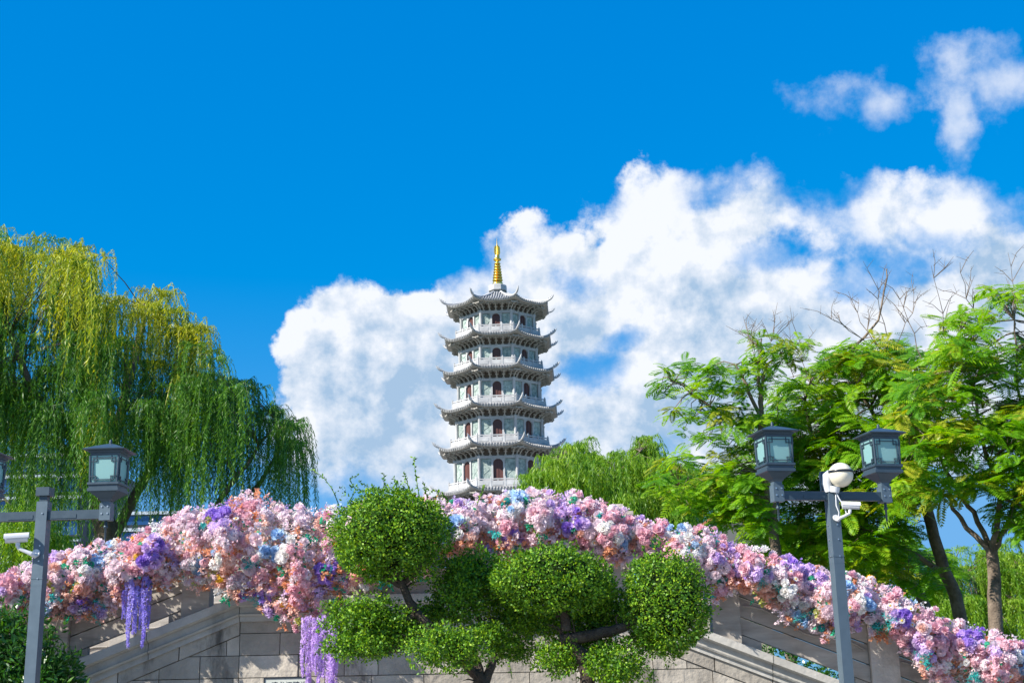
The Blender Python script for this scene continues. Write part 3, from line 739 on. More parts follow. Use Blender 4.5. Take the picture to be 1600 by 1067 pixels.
for s, lab in ((-1, 'square lantern left of the cream dome on the right post'), (1, 'square lantern right of the cream dome on the right post')):
    lantern(lab, rbse + rM @ Vector((s*0.60, 0, rza+0.145)), R(12))
# dome camera on the right post
def dome(base, M, za):
    root = thing('dome_fixture', 'cream globe fixture with dark band bolted to top of right lamp post', 'security camera', base + M @ Vector((0,0,za+0.13)))
    c = Vector((0.10, -0.06, 0.08)); r = 0.128
    b = MB(); b.lathe([(0.004,-r)]+[(r*math.cos(a), r*math.sin(a)) for a in [math.pi*(-0.5+q/16) for q in range(1,16)]]+[(0.004,r)], 28, c); obj('globe', b.mesh('globe', MT['cream']), root, rot=(0,0,0))
    b = MB(); b.lathe([(r*0.995,0.018),(r+0.007,0.020),(r+0.007,0.042),(r*0.975,0.044)], 32, c); obj('dark_band', b.mesh('dark_band', MT['dark']), root)
    b = MB(); b.tube([(-0.03,-0.03,-0.09),(-0.045,-0.03,0.0),(-0.035,-0.035,0.075),(0.0,-0.045,0.11)], [0.045,0.05,0.055,0.04], 12); b.tube([(0.02,-0.05,-0.10),(0.03,-0.055,-0.04)],[0.05,0.055],14)
    br = obj('mounting_bracket', b.mesh('mounting_bracket', MT['white_plastic']), root)
    b = MB(); b.box((-0.05,0.03,0.03),(0.045,0.04,0.10)); obj('junction_box', b.mesh('junction_box', MT['lamp']), root)
    b = MB(); b.tube([(0.03,-0.07,-0.09),(0.06,-0.08,-0.17),(0.10,-0.085,-0.24),(0.12,-0.085,-0.32),(0.09,-0.08,-0.36)], 0.007, 6); b.tube([(0.03,-0.07,-0.12),(0.02,-0.09,-0.24),(0.04,-0.10,-0.31),(0.03,-0.075,-0.40)],0.006,6); obj('cable', b.mesh('cable', MT['white_plastic']), root)
dome(rbse, rM, rza)
def bullet(label, loc, s, rz=0.0):
    root = thing('security_camera', label, 'security camera', loc, 'bullet cameras on the lamp posts', rz); root.scale = (0.62,)*3 if s > 0 else (0.75,)*3
    b = MB(); b.tube([(0,0.0,-0.005),(0,-0.02,0)], [0.055,0.05], 16); b.tube([(0.0,-0.02,-0.03),(0.01,-0.05,-0.045),(0.03*s,-0.07,-0.02)],[0.035,0.035,0.03],12); obj('wall_mount', b.mesh('wall_mount', MT['white_plastic']), root)
    b = MB(); b.tube([(0.03*s,-0.07,-0.02),(0.10*s,-0.09,0.01),(0.20*s,-0.10,0.055),(0.21*s,-0.10,0.085)], [0.030,0.024,0.022,0.026], 10); b.tube([(0.21*s,-0.10,0.08),(0.215*s,-0.10,0.13)],0.03,12); obj('camera_arm', b.mesh('camera_arm', MT['white_plastic']), root)
    h = MB(); h.tube([(0.10*s,-0.07,0.19),(0.36*s,-0.16,0.17)], 0.052, 14); ho = obj('camera_housing', h.mesh('camera_housing', MT['white_plastic']), root)
    h = MB()
    rows = []
    d = Vector((0.28*s,-0.10,-0.022)).normalized(); u = Vector((0,0,1)); sd_ = d.cross(u).normalized()
    for t in (0.0, 0.31):
        c = Vector((0.085*s,-0.065,0.205)) + d*t
        rows.append([c + sd_*0.062*math.cos(a) + u*0.055*max(math.sin(a),-0.2) for a in [math.pi*(-0.1+1.2*q/8) for q in range(9)]])
    h.grid(rows, True); h.grid([[p+Vector((0,0,0.006)) for p in r] for r in rows], True); obj('sun_shield', h.mesh('sun_shield', MT['white_plastic']), ho)
    l = MB(); e = Vector((0.36*s,-0.16,0.17)); l.tube([e, e+d*0.006], 0.042, 14); obj('lens', l.mesh('lens', MT['dark']), ho)
bullet('white bullet camera on an arm below the cream globe', rbse + rM @ Vector((0.0,-0.062,rza-0.23)), 1, R(12))
bullet('white bullet camera pointing left on the left lamp post', lb + lM @ Vector((-0.02,-0.062,lza-0.37)), -1, R(-4))

# ---------------------------------------------------------------- trees
def twigs_to(mb, nodes, target, r0, rr, bow=0.15, sides=4):
    d = [(n[0]-target).length for n in nodes]
    i = int(np.argmin(d)); a = nodes[i][0]; L_ = d[i]
    m1 = a.lerp(target, 0.4) + Vector((rr.uniform(-1,1), rr.uniform(-1,1), rr.uniform(0.2,1.2)))*L_*bow
    m2 = a.lerp(target, 0.75) + Vector((rr.uniform(-1,1), rr.uniform(-1,1), rr.uniform(0.2,1.0)))*L_*bow*0.7
    mb.tube([a, m1, m2, target], [r0, r0*0.75, r0*0.5, r0*0.25], sides, False)
def limb(mb, nodes, pts, r0, r1, sides=8, sub=4, rr=rng, wob=0.02):
    P = [Vector(p) for p in pts]; out = []
    n = len(P)
    for i in range(n-1):
        p0 = P[max(i-1,0)]; p1 = P[i]; p2 = P[i+1]; p3 = P[min(i+2,n-1)]
        for k in range(sub):
            t = k/sub; t2=t*t; t3=t2*t
            out.append(0.5*((2*p1)+(-p0+p2)*t+(2*p0-5*p1+4*p2-p3)*t2+(-p0+3*p1-3*p2+p3)*t3))
    out.append(P[-1]); N_ = len(out)
    Lt = sum((out[i+1]-out[i]).length for i in range(N_-1))
    for i in range(1, N_-1): out[i] = out[i] + Vector((rr.uniform(-1,1), rr.uniform(-1,1), rr.uniform(-1,1)))*wob*Lt/ N_ * 2
    rad = [r0 + (r1-r0)*(i/(N_-1)) for i in range(N_)]
    mb.tube(out, rad, sides)
    for i in range(N_): nodes.append((out[i], rad[i]))
def willow_strand_meshes(nvar, mat, seed, nstr=12, Lr=(1.2,3.0), leafL=0.10, leafW=0.017, spread=0.55, lean=(0.0,0.0), step=0.030):
    res = []
    for v in range(nvar):
        rs = np.random.RandomState(seed+v); Q = []
        stems = MB()
        for s in range(nstr):
            a = rs.uniform(0, 2*math.pi); r = rs.uniform(0.1, spread); Ls = rs.uniform(*Lr); up = rs.uniform(0.02, 0.22)
            n = int((r+Ls)/step); t = np.linspace(0, 1, n); sarc = t*(r+Ls)
            # horizontal then drop
            h = r*(1-np.exp(-sarc/(r*0.9+0.05))); z = up*np.sin(np.clip(sarc/(r+0.1),0,math.pi)) - np.maximum(0, sarc-r*0.8)*0.97
            sway = 0.06*np.sin(sarc*2.1+rs.uniform(0,6))*np.clip(sarc/2, 0, 1)
            x = h*math.cos(a) + sway + lean[0]*np.maximum(0,-z); y = h*math.sin(a) + 0.06*np.cos(sarc*1.7+s) + lean[1]*np.maximum(0,-z)
            P = np.stack([x,y,z],1)
            keep = (sarc > 0.10) & (rs.rand(n) < 0.93)
            P2 = P[keep]; m_ = len(P2)
            aa = rs.uniform(0, 2*math.pi, m_)
            D = np.stack([np.cos(aa)*0.5, np.sin(aa)*0.5, -rs.uniform(0.35,1.1,m_)],1)
            Nn = rs.normal(size=(m_,3))
            Q.append(leaves(P2, D, Nn, rs.uniform(0.7,1.25,m_)*leafL, rs.uniform(0.8,1.2,m_)*leafW))
            kk = list(range(0, n, max(1, n//7)))
            stems.tube([P[i] for i in kk], [0.006*(1-0.7*i/n) for i in kk], 3, False)
        Q = np.concatenate(Q)
        sv = np.array(stems.v)[np.array([f for f in stems.f if len(f)==4])]
        Q = np.concatenate([Q, sv])
        res.append(quads_mesh('hanging_branch', Q, mat))
    return res
def inside_poly(x, y, poly):
    c = False; n = len(poly); j = n-1
    for i in range(n):
        xi, yi = poly[i]; xj, yj = poly[j]
        if (yi > y) != (yj > y) and x < (xj-xi)*(y-yi)/(yj-yi)+xi: c = not c
        j = i
    return c
def sample_poly(poly, rr):
    xs = [p[0] for p in poly]; ys = [p[1] for p in poly]
    while True:
        x = rr.uniform(min(xs), max(xs)); y = rr.uniform(min(ys), max(ys))
        if inside_poly(x, y, poly): return x, y
def build_willow(label, Y, dY, trunk, limbs, crown, n, meshes, scale, bark='bark', r0=0.3, seed=1, toptint=None, tw=0.014, hl=(0.5,1.2), extra=()):
    rr = random.Random(seed)
    root = thing('willow_tree', label, 'willow tree', (trunk[0][0], trunk[0][1], 0))
    off = Vector((trunk[0][0], trunk[0][1], 0)); mb = MB(); nodes = []
    limb(mb, nodes, trunk, r0, r0*0.6, 10, rr=rr); obj('trunk', mb.mesh('trunk', MT[bark]), root, loc=-off)
    mb = MB()
    for l in limbs: limb(mb, nodes, l, l_r(l, r0), 0.010, 7, rr=rr, wob=0.06)
    pts = []
    ncl = max(4, n//7); cl = [sample_poly(crown, rr) + (rr.uniform(-dY, dY),) for _ in range(ncl)]
    for k in range(n):
        if rr.random() < 0.22: px, py = sample_poly(crown, rr); dy = rr.uniform(-dY, dY)
        else:
            cx_, cy_, dy = cl[k % ncl]; px, py = cx_+rr.gauss(0,16), cy_+rr.gauss(0,11); dy += rr.gauss(0,.3)
        pts.append((at(px, py, Y + dy), px, py))
    for (poly, ne) in extra:
        for k in range(ne):
            px, py = sample_poly(poly, rr); pts.append((at(px, py, Y + rr.uniform(-1.2, 1.2)), px, py))
    for p, px, py in pts:
        sub = nodes[10:] if len(nodes) > 20 else nodes
        twigs_to(mb, sub, p, tw, rr, 0.06)
        ms = meshes
        if toptint and toptint(px, py, rr): ms = meshes_sunlit
        m_ = rr.choice(ms)
        s = scale*rr.uniform(0.75, 1.2)
        obj('hanging_branch', m_, root, loc=p-off, rot=(0,0,rr.uniform(0,6.28)), scale=(s, s, s*rr.uniform(*hl)))
    obj('branches', mb.mesh('branches', MT[bark]), root, loc=-off)
    return root
def l_r(l, r0): return r0*0.45
lm = willow_strand_meshes(6, MT['willow'], 11, 16, (0.7,2.3), spread=0.7)
meshes_sunlit = willow_strand_meshes(4, MT['willow_sunlit'], 31, 16, (0.5,1.7), spread=0.7)  # branches with the sunlit tone in their leaf colour
Yw = 27.0
def A(px, py, Y): return at(px, py, Y)
crownL = [(-120,420),(-40,378),(20,372),(90,370),(150,392),(200,418),(255,455),(300,498),(345,545),(395,588),(440,615),(470,650),(468,705),(440,715),(400,690),(330,670),(300,700),(240,690),(150,680),(90,650),(0,650),(-120,640)]
tb = Vector((A(172, 1000, Yw).x, Yw, 0))
build_willow('big weeping willow towering over the left lantern with sunlit yellow-green top', Yw, 2.6,
    [tb, A(172,900,Yw), A(160,800,Yw), A(165,740,Yw)],
    [[A(165,750,Yw), A(150,650,Yw), A(120,560,Yw+.6), A(95,480,Yw), A(88,430,Yw)],
     [A(168,760,Yw), A(190,640,Yw-.5), A(215,540,Yw), A(225,500,Yw+.3), A(222,480,Yw)],
     [A(165,790,Yw), A(100,700,Yw+.5), A(30,660,Yw+.5), A(-60,560,Yw)],
     [A(172,850,Yw), A(230,740,Yw+.5), A(290,620,Yw+.3), A(310,520,Yw)],
     [A(172,880,Yw), A(260,860,Yw-.5), A(300,870,Yw-.5), A(345,780,Yw-1), A(395,710,Yw-.8), A(432,655,Yw-.5)],
     [A(300,865,Yw-.5), A(360,820,Yw-.8), A(410,750,Yw), A(445,690,Yw)],
     [A(160,720,Yw), A(70,640,Yw-1), A(0,480,Yw-1), A(-40,410,Yw)]],
    crownL, 300, lm, 1.0, extra=[([(370,580),(430,612),(470,648),(472,700),(400,710),(300,600)], 22)], seed=5, r0=0.30,
    toptint=lambda px, py, rr: (rr.random() < (0.75 if (py < 455 + max(0,(px-100))*0.38 and px < 330) else (0.06 if px < 300 else 0.0))), hl=(0.7,1.3))  # upper left of the crown gets the sun-coloured branches
# light willows: middle one before the pagoda, left lower, right lower
ll = willow_strand_meshes(4, MT['willow_light'], 51, 16, (0.8,2.2), 0.14, 0.028, 0.6, step=0.05)
Ym = 42.0
crownM = [(835,755),(850,728),(870,702),(905,690),(935,712),(985,722),(1000,690),(1020,688),(1035,720),(1060,720),(1090,745),(1095,800),(1040,800),(960,790),(880,780),(840,785)]
build_willow('bright green weeping willow at the foot of the pagoda', Ym, 2.5, [Vector((A(940,1000,Ym).x,Ym,0)), A(940,880,Ym), A(940,820,Ym)],
    [[A(940,830,Ym),A(900,760,Ym),A(870,715,Ym)],[A(940,830,Ym),A(960,750,Ym),A(1000,705,Ym)],[A(940,830,Ym),A(1020,770,Ym),A(1060,730,Ym)]], crownM, 170, ll, 1.0, extra=[(crownM, 90)], seed=9, hl=(0.9,1.5), tw=0.014)
Yl = 40.0
build_willow('pale green willow showing low behind the left lamp post', Yl, 2.5, [Vector((A(40,1000,Yl).x,Yl,0)), A(40,900,Yl), A(42,850,Yl)],
    [[A(40,870,Yl),A(20,800,Yl),A(0,770,Yl)],[A(40,870,Yl),A(70,790,Yl),A(85,760,Yl)]], [(-40,790),(0,775),(40,770),(60,752),(90,745),(110,770),(120,840),(100,880),(0,880),(-40,880)], 60, ll, 1.0, seed=10, hl=(0.7,1.0), tw=0.02)
build_willow('pale willow curtain behind the slender trunk at far right', 44.0, 2.0, [Vector((A(1540,1050,44).x,44,0)), A(1540,950,44), A(1540,900,44)],
    [[A(1540,920,44),A(1500,890,44),A(1470,880,44)],[A(1540,920,44),A(1590,880,44),A(1640,860,44)]], [(1420,895),(1460,868),(1520,872),(1570,850),(1640,830),(1680,900),(1640,1000),(1440,1000)], 170, ll, 1.1, seed=12, hl=(0.7,1.0), tw=0.02)

# feathery-leaved trees on the right
def spray_meshes(nvar, mat, seed, nf=9, flen=0.42):
    res = []
    for v in range(nvar):
        rs = np.random.RandomState(seed+v); Q = []
        for f in range(nf):
            a = rs.uniform(0, 2*math.pi); Lf = flen*rs.uniform(0.7,1.25); up = rs.uniform(-0.25, 0.55); droop = rs.uniform(0.5, 1.1)
            n = 13; t = np.linspace(0.0, 1, n)
            hx = Lf*t*math.cos(up)*0.97; hz = Lf*(t*math.sin(up) - droop*0.42*t**2)
            base = np.array([rs.uniform(-.06,.06), rs.uniform(-.06,.06), rs.uniform(-.05,.09)])
            ca, sa = math.cos(a), math.sin(a)
            P = np.stack([base[0]+hx*ca, base[1]+hx*sa, base[2]+hz], 1)
            T = norm(np.gradient(P, axis=0)); side = np.array([-sa, ca, 0.0]); roll = rs.uniform(-0.5,0.5)
            upv = norm(np.cross(T, side)); side2 = side*math.cos(roll) + upv*math.sin(roll)
            prof = np.sin(np.clip(t*0.93+0.09,0,1)*math.pi)**0.6
            for sg in (-1, 1):
                D = T*0.62 + sg*side2*0.78 - np.array([0,0,0.12])
                Ln = 0.125*prof*rs.uniform(0.9,1.1)
                sel = slice(1, n)
                Nn = upv + rs.normal(scale=0.25, size=(n,3))
                # pinna as a pair of narrow comb blades
                Q.append(leaves(P[sel], D[sel], Nn[sel], Ln[sel], np.full(n-1, 0.026), 0.1))
                mid = (P + D*Ln[:,None]*0.30)
                Q.append(leaves(mid[sel], D[sel]+T[sel]*0.35, Nn[sel], Ln[sel]*0.55, np.full(n-1, 0.015), 0.1))
            w = 0.003
            rq = np.stack([P[:-1]-side*w, P[1:]-side*w, P[1:]+side*w, P[:-1]+side*w], 1); Q.append(rq)
        res.append(quads_mesh('leaf_spray', np.concatenate(Q), mat))
    return res
sm = spray_meshes(6, MT['jaca'], 71); smy = spray_meshes(3, MT['jaca_yellow'], 91)
def build_feather(label, Y, dY, trunk, limbs, crowns, bare=(), r0=0.13, seed=1, scale=1.0, yel=0.14, bark='bark', name='feathery_tree'):
    rr = random.Random(seed); off = Vector((trunk[0][0], trunk[0][1], 0))
    root = thing(name, label, 'tree', off)
    mb = MB(); nodes = []; limb(mb, nodes, trunk, r0, r0*0.75, 10, rr=rr, wob=0.015); obj('trunk', mb.mesh('trunk', MT[bark]), root, loc=-off)
    mb = MB()
    for l in limbs: limb(mb, nodes, l, r0*0.42, 0.012, 7, rr=rr, wob=0.07)
    for (poly, n, yo) in crowns:
        for k in range(n):
            px, py = sample_poly(poly, rr); p = at(px, py, Y + yo + rr.uniform(-dY, dY))
            twigs_to(mb, nodes[6:], p, 0.013, rr, 0.12)
            s = scale*rr.uniform(0.75, 1.25)
            obj('leaf_spray', rr.choice(smy if rr.random() < yel else sm), root, loc=p-off, rot=(Matrix.Rotation(rr.uniform(-0.1,0.65), 3, 'X') @ Matrix.Rotation(rr.uniform(-.5,.25), 3, 'Y') @ Matrix.Rotation(rr.uniform(0,6.28), 3, 'Z')).to_euler(), scale=s)
    obj('branches', mb.mesh('branches', MT[bark]), root, loc=-off)
    if bare:
        mb = MB()
        for (px, py, tx, ty) in bare:
            a = at(px, py, Y+rr.uniform(-.5,.5)); b = at(tx, ty, Y+rr.uniform(-.8,.8)); nn = []
            mid = a.lerp(b, 0.5) + Vector((rr.uniform(-.12,.12),0,rr.uniform(-.1,.1)))*(b-a).length
            limb(mb, nn, [a, mid, b], 0.010, 0.003, 4, 3, rr, 0.1)
            for q in range(6):
                s0 = nn[rr.randrange(2, len(nn)-1)][0]; dv = (b-a).normalized()*rr.uniform(.15,.5) + Vector((rr.uniform(-.4,.4), rr.uniform(-.2,.2), rr.uniform(-.05,.25)))
                e = s0+dv; mb.tube([s0, s0.lerp(e,.5)+Vector((rr.uniform(-.05,.05),0,.04)), e], [0.008,0.006,0.003], 3, False)
                for w_ in range(2):
                    e2 = s0.lerp(e, rr.uniform(.4,.9)); mb.tube([e2, e2+Vector((rr.uniform(-.18,.18), 0, rr.uniform(.02,.2)))], [0.005,0.002], 3, False)
        obj('bare_twigs', mb.mesh('bare_twigs', MT[bark]), root, loc=-off)
    return root
def gp(px, Y): return Vector((A(px, 1040, Y).x, Y, 0))
Y1 = 21.0
build_feather('feathery-leaved tree forking low just right of the right lamp', Y1, 1.3,
    [gp(1556,Y1), A(1556,980,Y1), A(1553,900,Y1), A(1550,860,Y1)],
    [[A(1550,865,Y1),A(1500,810,Y1),A(1486,780,Y1-.2),A(1480,700,Y1)],
     [A(1550,860,Y1),A(1520,800,Y1+.2),A(1490,760,Y1),A(1460,700,Y1-.4),A(1420,640,Y1-.5)],
     [A(1552,860,Y1),A(1580,800,Y1),A(1600,700,Y1+.2),A(1590,600,Y1),A(1585,500,Y1)],
     [A(1550,860,Y1),A(1560,780,Y1-.5),A(1540,700,Y1-.5),A(1520,600,Y1-.3),A(1500,520,Y1)]],
    [([(1400,720),(1440,690),(1540,660),(1620,640),(1680,700),(1680,820),(1600,840),(1560,790),(1500,770),(1440,800),(1390,790)], 130, -0.5),
     ([(1390,640),(1430,570),(1500,530),(1560,540),(1640,520),(1680,640),(1620,700),(1400,700)], 140, 0.0),
     ([(1540,450),(1575,425),(1600,440),(1640,470),(1600,500),(1550,490)], 7, 0.0),
     ([(1480,500),(1520,480),(1545,500),(1530,545),(1470,545)], 12, 0)],
    bare=[(1480,560,1455,415),(1540,520,1500,410),(1585,520,1575,395),(1440,560,1400,455)], r0=0.12, seed=21, scale=1.08)
Y2 = 23.5
build_feather('leaning feathery-leaved tree between the right lantern and the forked tree', Y2, 1.5,
    [gp(1520,Y2), A(1500,960,Y2), A(1475,890,Y2), A(1455,820,Y2), A(1440,750,Y2)],
    [[A(1450,800,Y2),A(1400,720,Y2),A(1360,640,Y2),A(1330,560,Y2),A(1370,500,Y2),A(1385,420,Y2)],
     [A(1440,760,Y2),A(1450,660,Y2),A(1430,600,Y2),A(1400,540,Y2)],
     [A(1475,890,Y2),A(1380,840,Y2),A(1330,780,Y2),A(1300,700,Y2)]],
    [([(1290,600),(1310,545),(1350,525),(1400,530),(1450,560),(1460,640),(1440,720),(1290,720)], 155, 0),
     ([(1290,700),(1440,700),(1440,780),(1400,850),(1330,870),(1290,850)], 120, 0),
     ([(1300,850),(1400,850),(1470,900),(1440,930),(1330,890)], 16, 0.6)],
    bare=[(1370,540,1340,465),(1365,545,1290,490),(1390,540,1370,440),(1400,540,1430,455)], r0=0.125, seed=22, scale=1.08)
Y3 = 24.5
build_feather('dense feathery-leaved tree filling the space behind the right lamp lanterns', Y3, 1.5,
    [gp(1480,Y3), A(1450,960,Y3), A(1400,890,Y3), A(1350,830,Y3), A(1310,770,Y3)],
    [[A(1350,830,Y3),A(1280,740,Y3),A(1220,690,Y3),A(1170,660,Y3)],
     [A(1310,780,Y3),A(1270,680,Y3),A(1260,610,Y3),A(1290,570,Y3)],
     [A(1400,890,Y3),A(1280,850,Y3),A(1180,810,Y3),A(1110,780,Y3),A(1060,760,Y3)]],
    [([(1225,600),(1250,575),(1300,560),(1320,620),(1300,700),(1210,720),(1190,680)], 70, 0),
     ([(1110,740),(1170,700),(1250,680),(1330,680),(1350,850),(1290,900),(1220,870),(1130,820),(1090,780)], 180, 0),
     ([(1030,725),(1060,710),(1110,735),(1150,790),(1120,815),(1060,790),(1030,770)], 32, -0.3)],
    bare=[(1260,590,1250,530),(1240,590,1235,550)], r0=0.12, seed=23, scale=1.08)
Y5 = 30.0
build_feather('low dark feathery tree behind the leaning trunks above the right flowers', Y5, 1.5,
    [gp(1360,Y5), A(1358,960,Y5), A(1355,900,Y5)],
    [[A(1355,910,Y5),A(1300,870,Y5),A(1230,850,Y5)],[A(1355,905,Y5),A(1400,880,Y5),A(1450,870,Y5)]],
    [([(1180,830),(1300,820),(1400,850),(1480,855),(1500,930),(1430,935),(1330,900),(1200,890)], 110, 0)], r0=0.12, seed=25, scale=1.5, yel=0.05)
Y4 = 22.5
build_feather('airy feathery-leaved tree reaching left toward the pagoda', Y4, 0.8,
    [gp(1240,Y4), A(1230,960,Y4), A(1215,880,Y4), A(1205,800,Y4), A(1195,720,Y4), A(1190,650,Y4)],
    [[A(1195,700,Y4),A(1190,620,Y4),A(1200,570,Y4),A(1235,545,Y4)],
     [A(1195,690,Y4),A(1130,650,Y4),A(1090,620,Y4),A(1045,590,Y4)],
     [A(1192,660,Y4),A(1165,600,Y4),A(1150,570,Y4)],
     [A(1190,640,Y4),A(1185,580,Y4),A(1190,530,Y4)]],
    [([(1028,600),(1045,570),(1090,560),(1130,575),(1130,660),(1110,690),(1060,680),(1035,640)], 34, 0),
     ([(1130,570),(1165,545),(1185,520),(1205,525),(1205,560),(1190,660),(1130,680)], 30, 0),
     ([(1205,545),(1240,525),(1262,535),(1250,560),(1215,575)], 9, 0),
     ([(1110,690),(1190,670),(1230,760),(1200,850),(1150,830),(1110,760)], 50, 0)],
    bare=[(1190,560,1165,520),(1195,560,1210,515),(1180,570,1175,525)], r0=0.10, seed=24, scale=0.85)

# ---------------------------------------------------------------- leafy shrubs
def shell_leaves(rs, c, rad, n, L_, W, zf=(-0.9,1.0), bumps=0.06, flat=1.0, inner=0.12, out=0.35, clump=0.075, per=26):
    rad = np.array(rad); nc = max(6, n//per)
    u = norm(rs.normal(size=(nc,3))); u = u[u[:,2] > zf[0]]; nc = len(u)
    ph = rs.uniform(0,6.28,6)
    bump = 1 + bumps*(np.sin(u[:,0]*5+ph[0])*np.sin(u[:,2]*6+ph[1]) + 0.7*np.sin(u[:,1]*8+ph[2]+u[:,0]*7) + 0.5*np.sin(u[:,2]*15+ph[3]+u[:,0]*13)) + rs.normal(scale=bumps*0.35, size=nc)
    dep = np.where(rs.rand(nc) < 0.22, rs.uniform(0.4,1.0,nc), rs.exponential(0.25, nc))*inner
    cc = u*(bump-np.clip(dep,0,0.5))[:,None]*rad - norm(u/rad)*clump*0.5
    N0 = norm(u/rad); m_ = nc*per
    idx = np.repeat(np.arange(nc), per)
    v = norm(rs.normal(size=(m_,3))); v = norm(v + N0[idx]*0.7)
    csz = clump*rs.uniform(0.7,1.3,nc)
    P = np.array(c) + cc[idx] + v*(csz[idx]*rs.uniform(0.35,1.0,m_)**0.6)[:,None]
    D = norm(v*0.9*out + rs.normal(size=(m_,3))*0.5 + np.array([0,0,0.08])); Nn = norm(v*0.7 + rs.normal(scale=0.5, size=(m_,3)) + N0[idx]*0.5)
    k = rs.uniform(0.65,1.25,m_)
    return leaves(P, D, Nn, k*L_, k*W, 0.12)
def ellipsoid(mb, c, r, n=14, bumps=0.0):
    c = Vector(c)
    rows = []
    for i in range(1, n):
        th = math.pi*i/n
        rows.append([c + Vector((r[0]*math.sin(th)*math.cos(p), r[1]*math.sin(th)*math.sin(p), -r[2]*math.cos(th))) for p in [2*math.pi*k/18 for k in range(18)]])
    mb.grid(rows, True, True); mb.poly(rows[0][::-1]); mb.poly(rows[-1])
def shoot(mb, Q, rs, pts, leafL):
    pts = [Vector(p) for p in pts]; n = 16
    P = []
    for i in range(n+1):
        t = i/n*(len(pts)-1); k = min(int(t), len(pts)-2); P.append(pts[k].lerp(pts[k+1], t-k))
    mb.tube(P[::2], [0.006*(1-0.6*i/len(P[::2])) for i in range(len(P[::2]))], 4, False)
    A_ = np.array([list(p) for p in P[2:]]); m_ = len(A_)
    for q in range(2):
        D = rs.normal(size=(m_,3))*0.8 + np.array([0,0,0.35]); Q.append(leaves(A_, D, rs.normal(size=(m_,3)), rs.uniform(.6,1.2,m_)*leafL, rs.uniform(.6,1.0,m_)*leafL*0.6, 0.1))
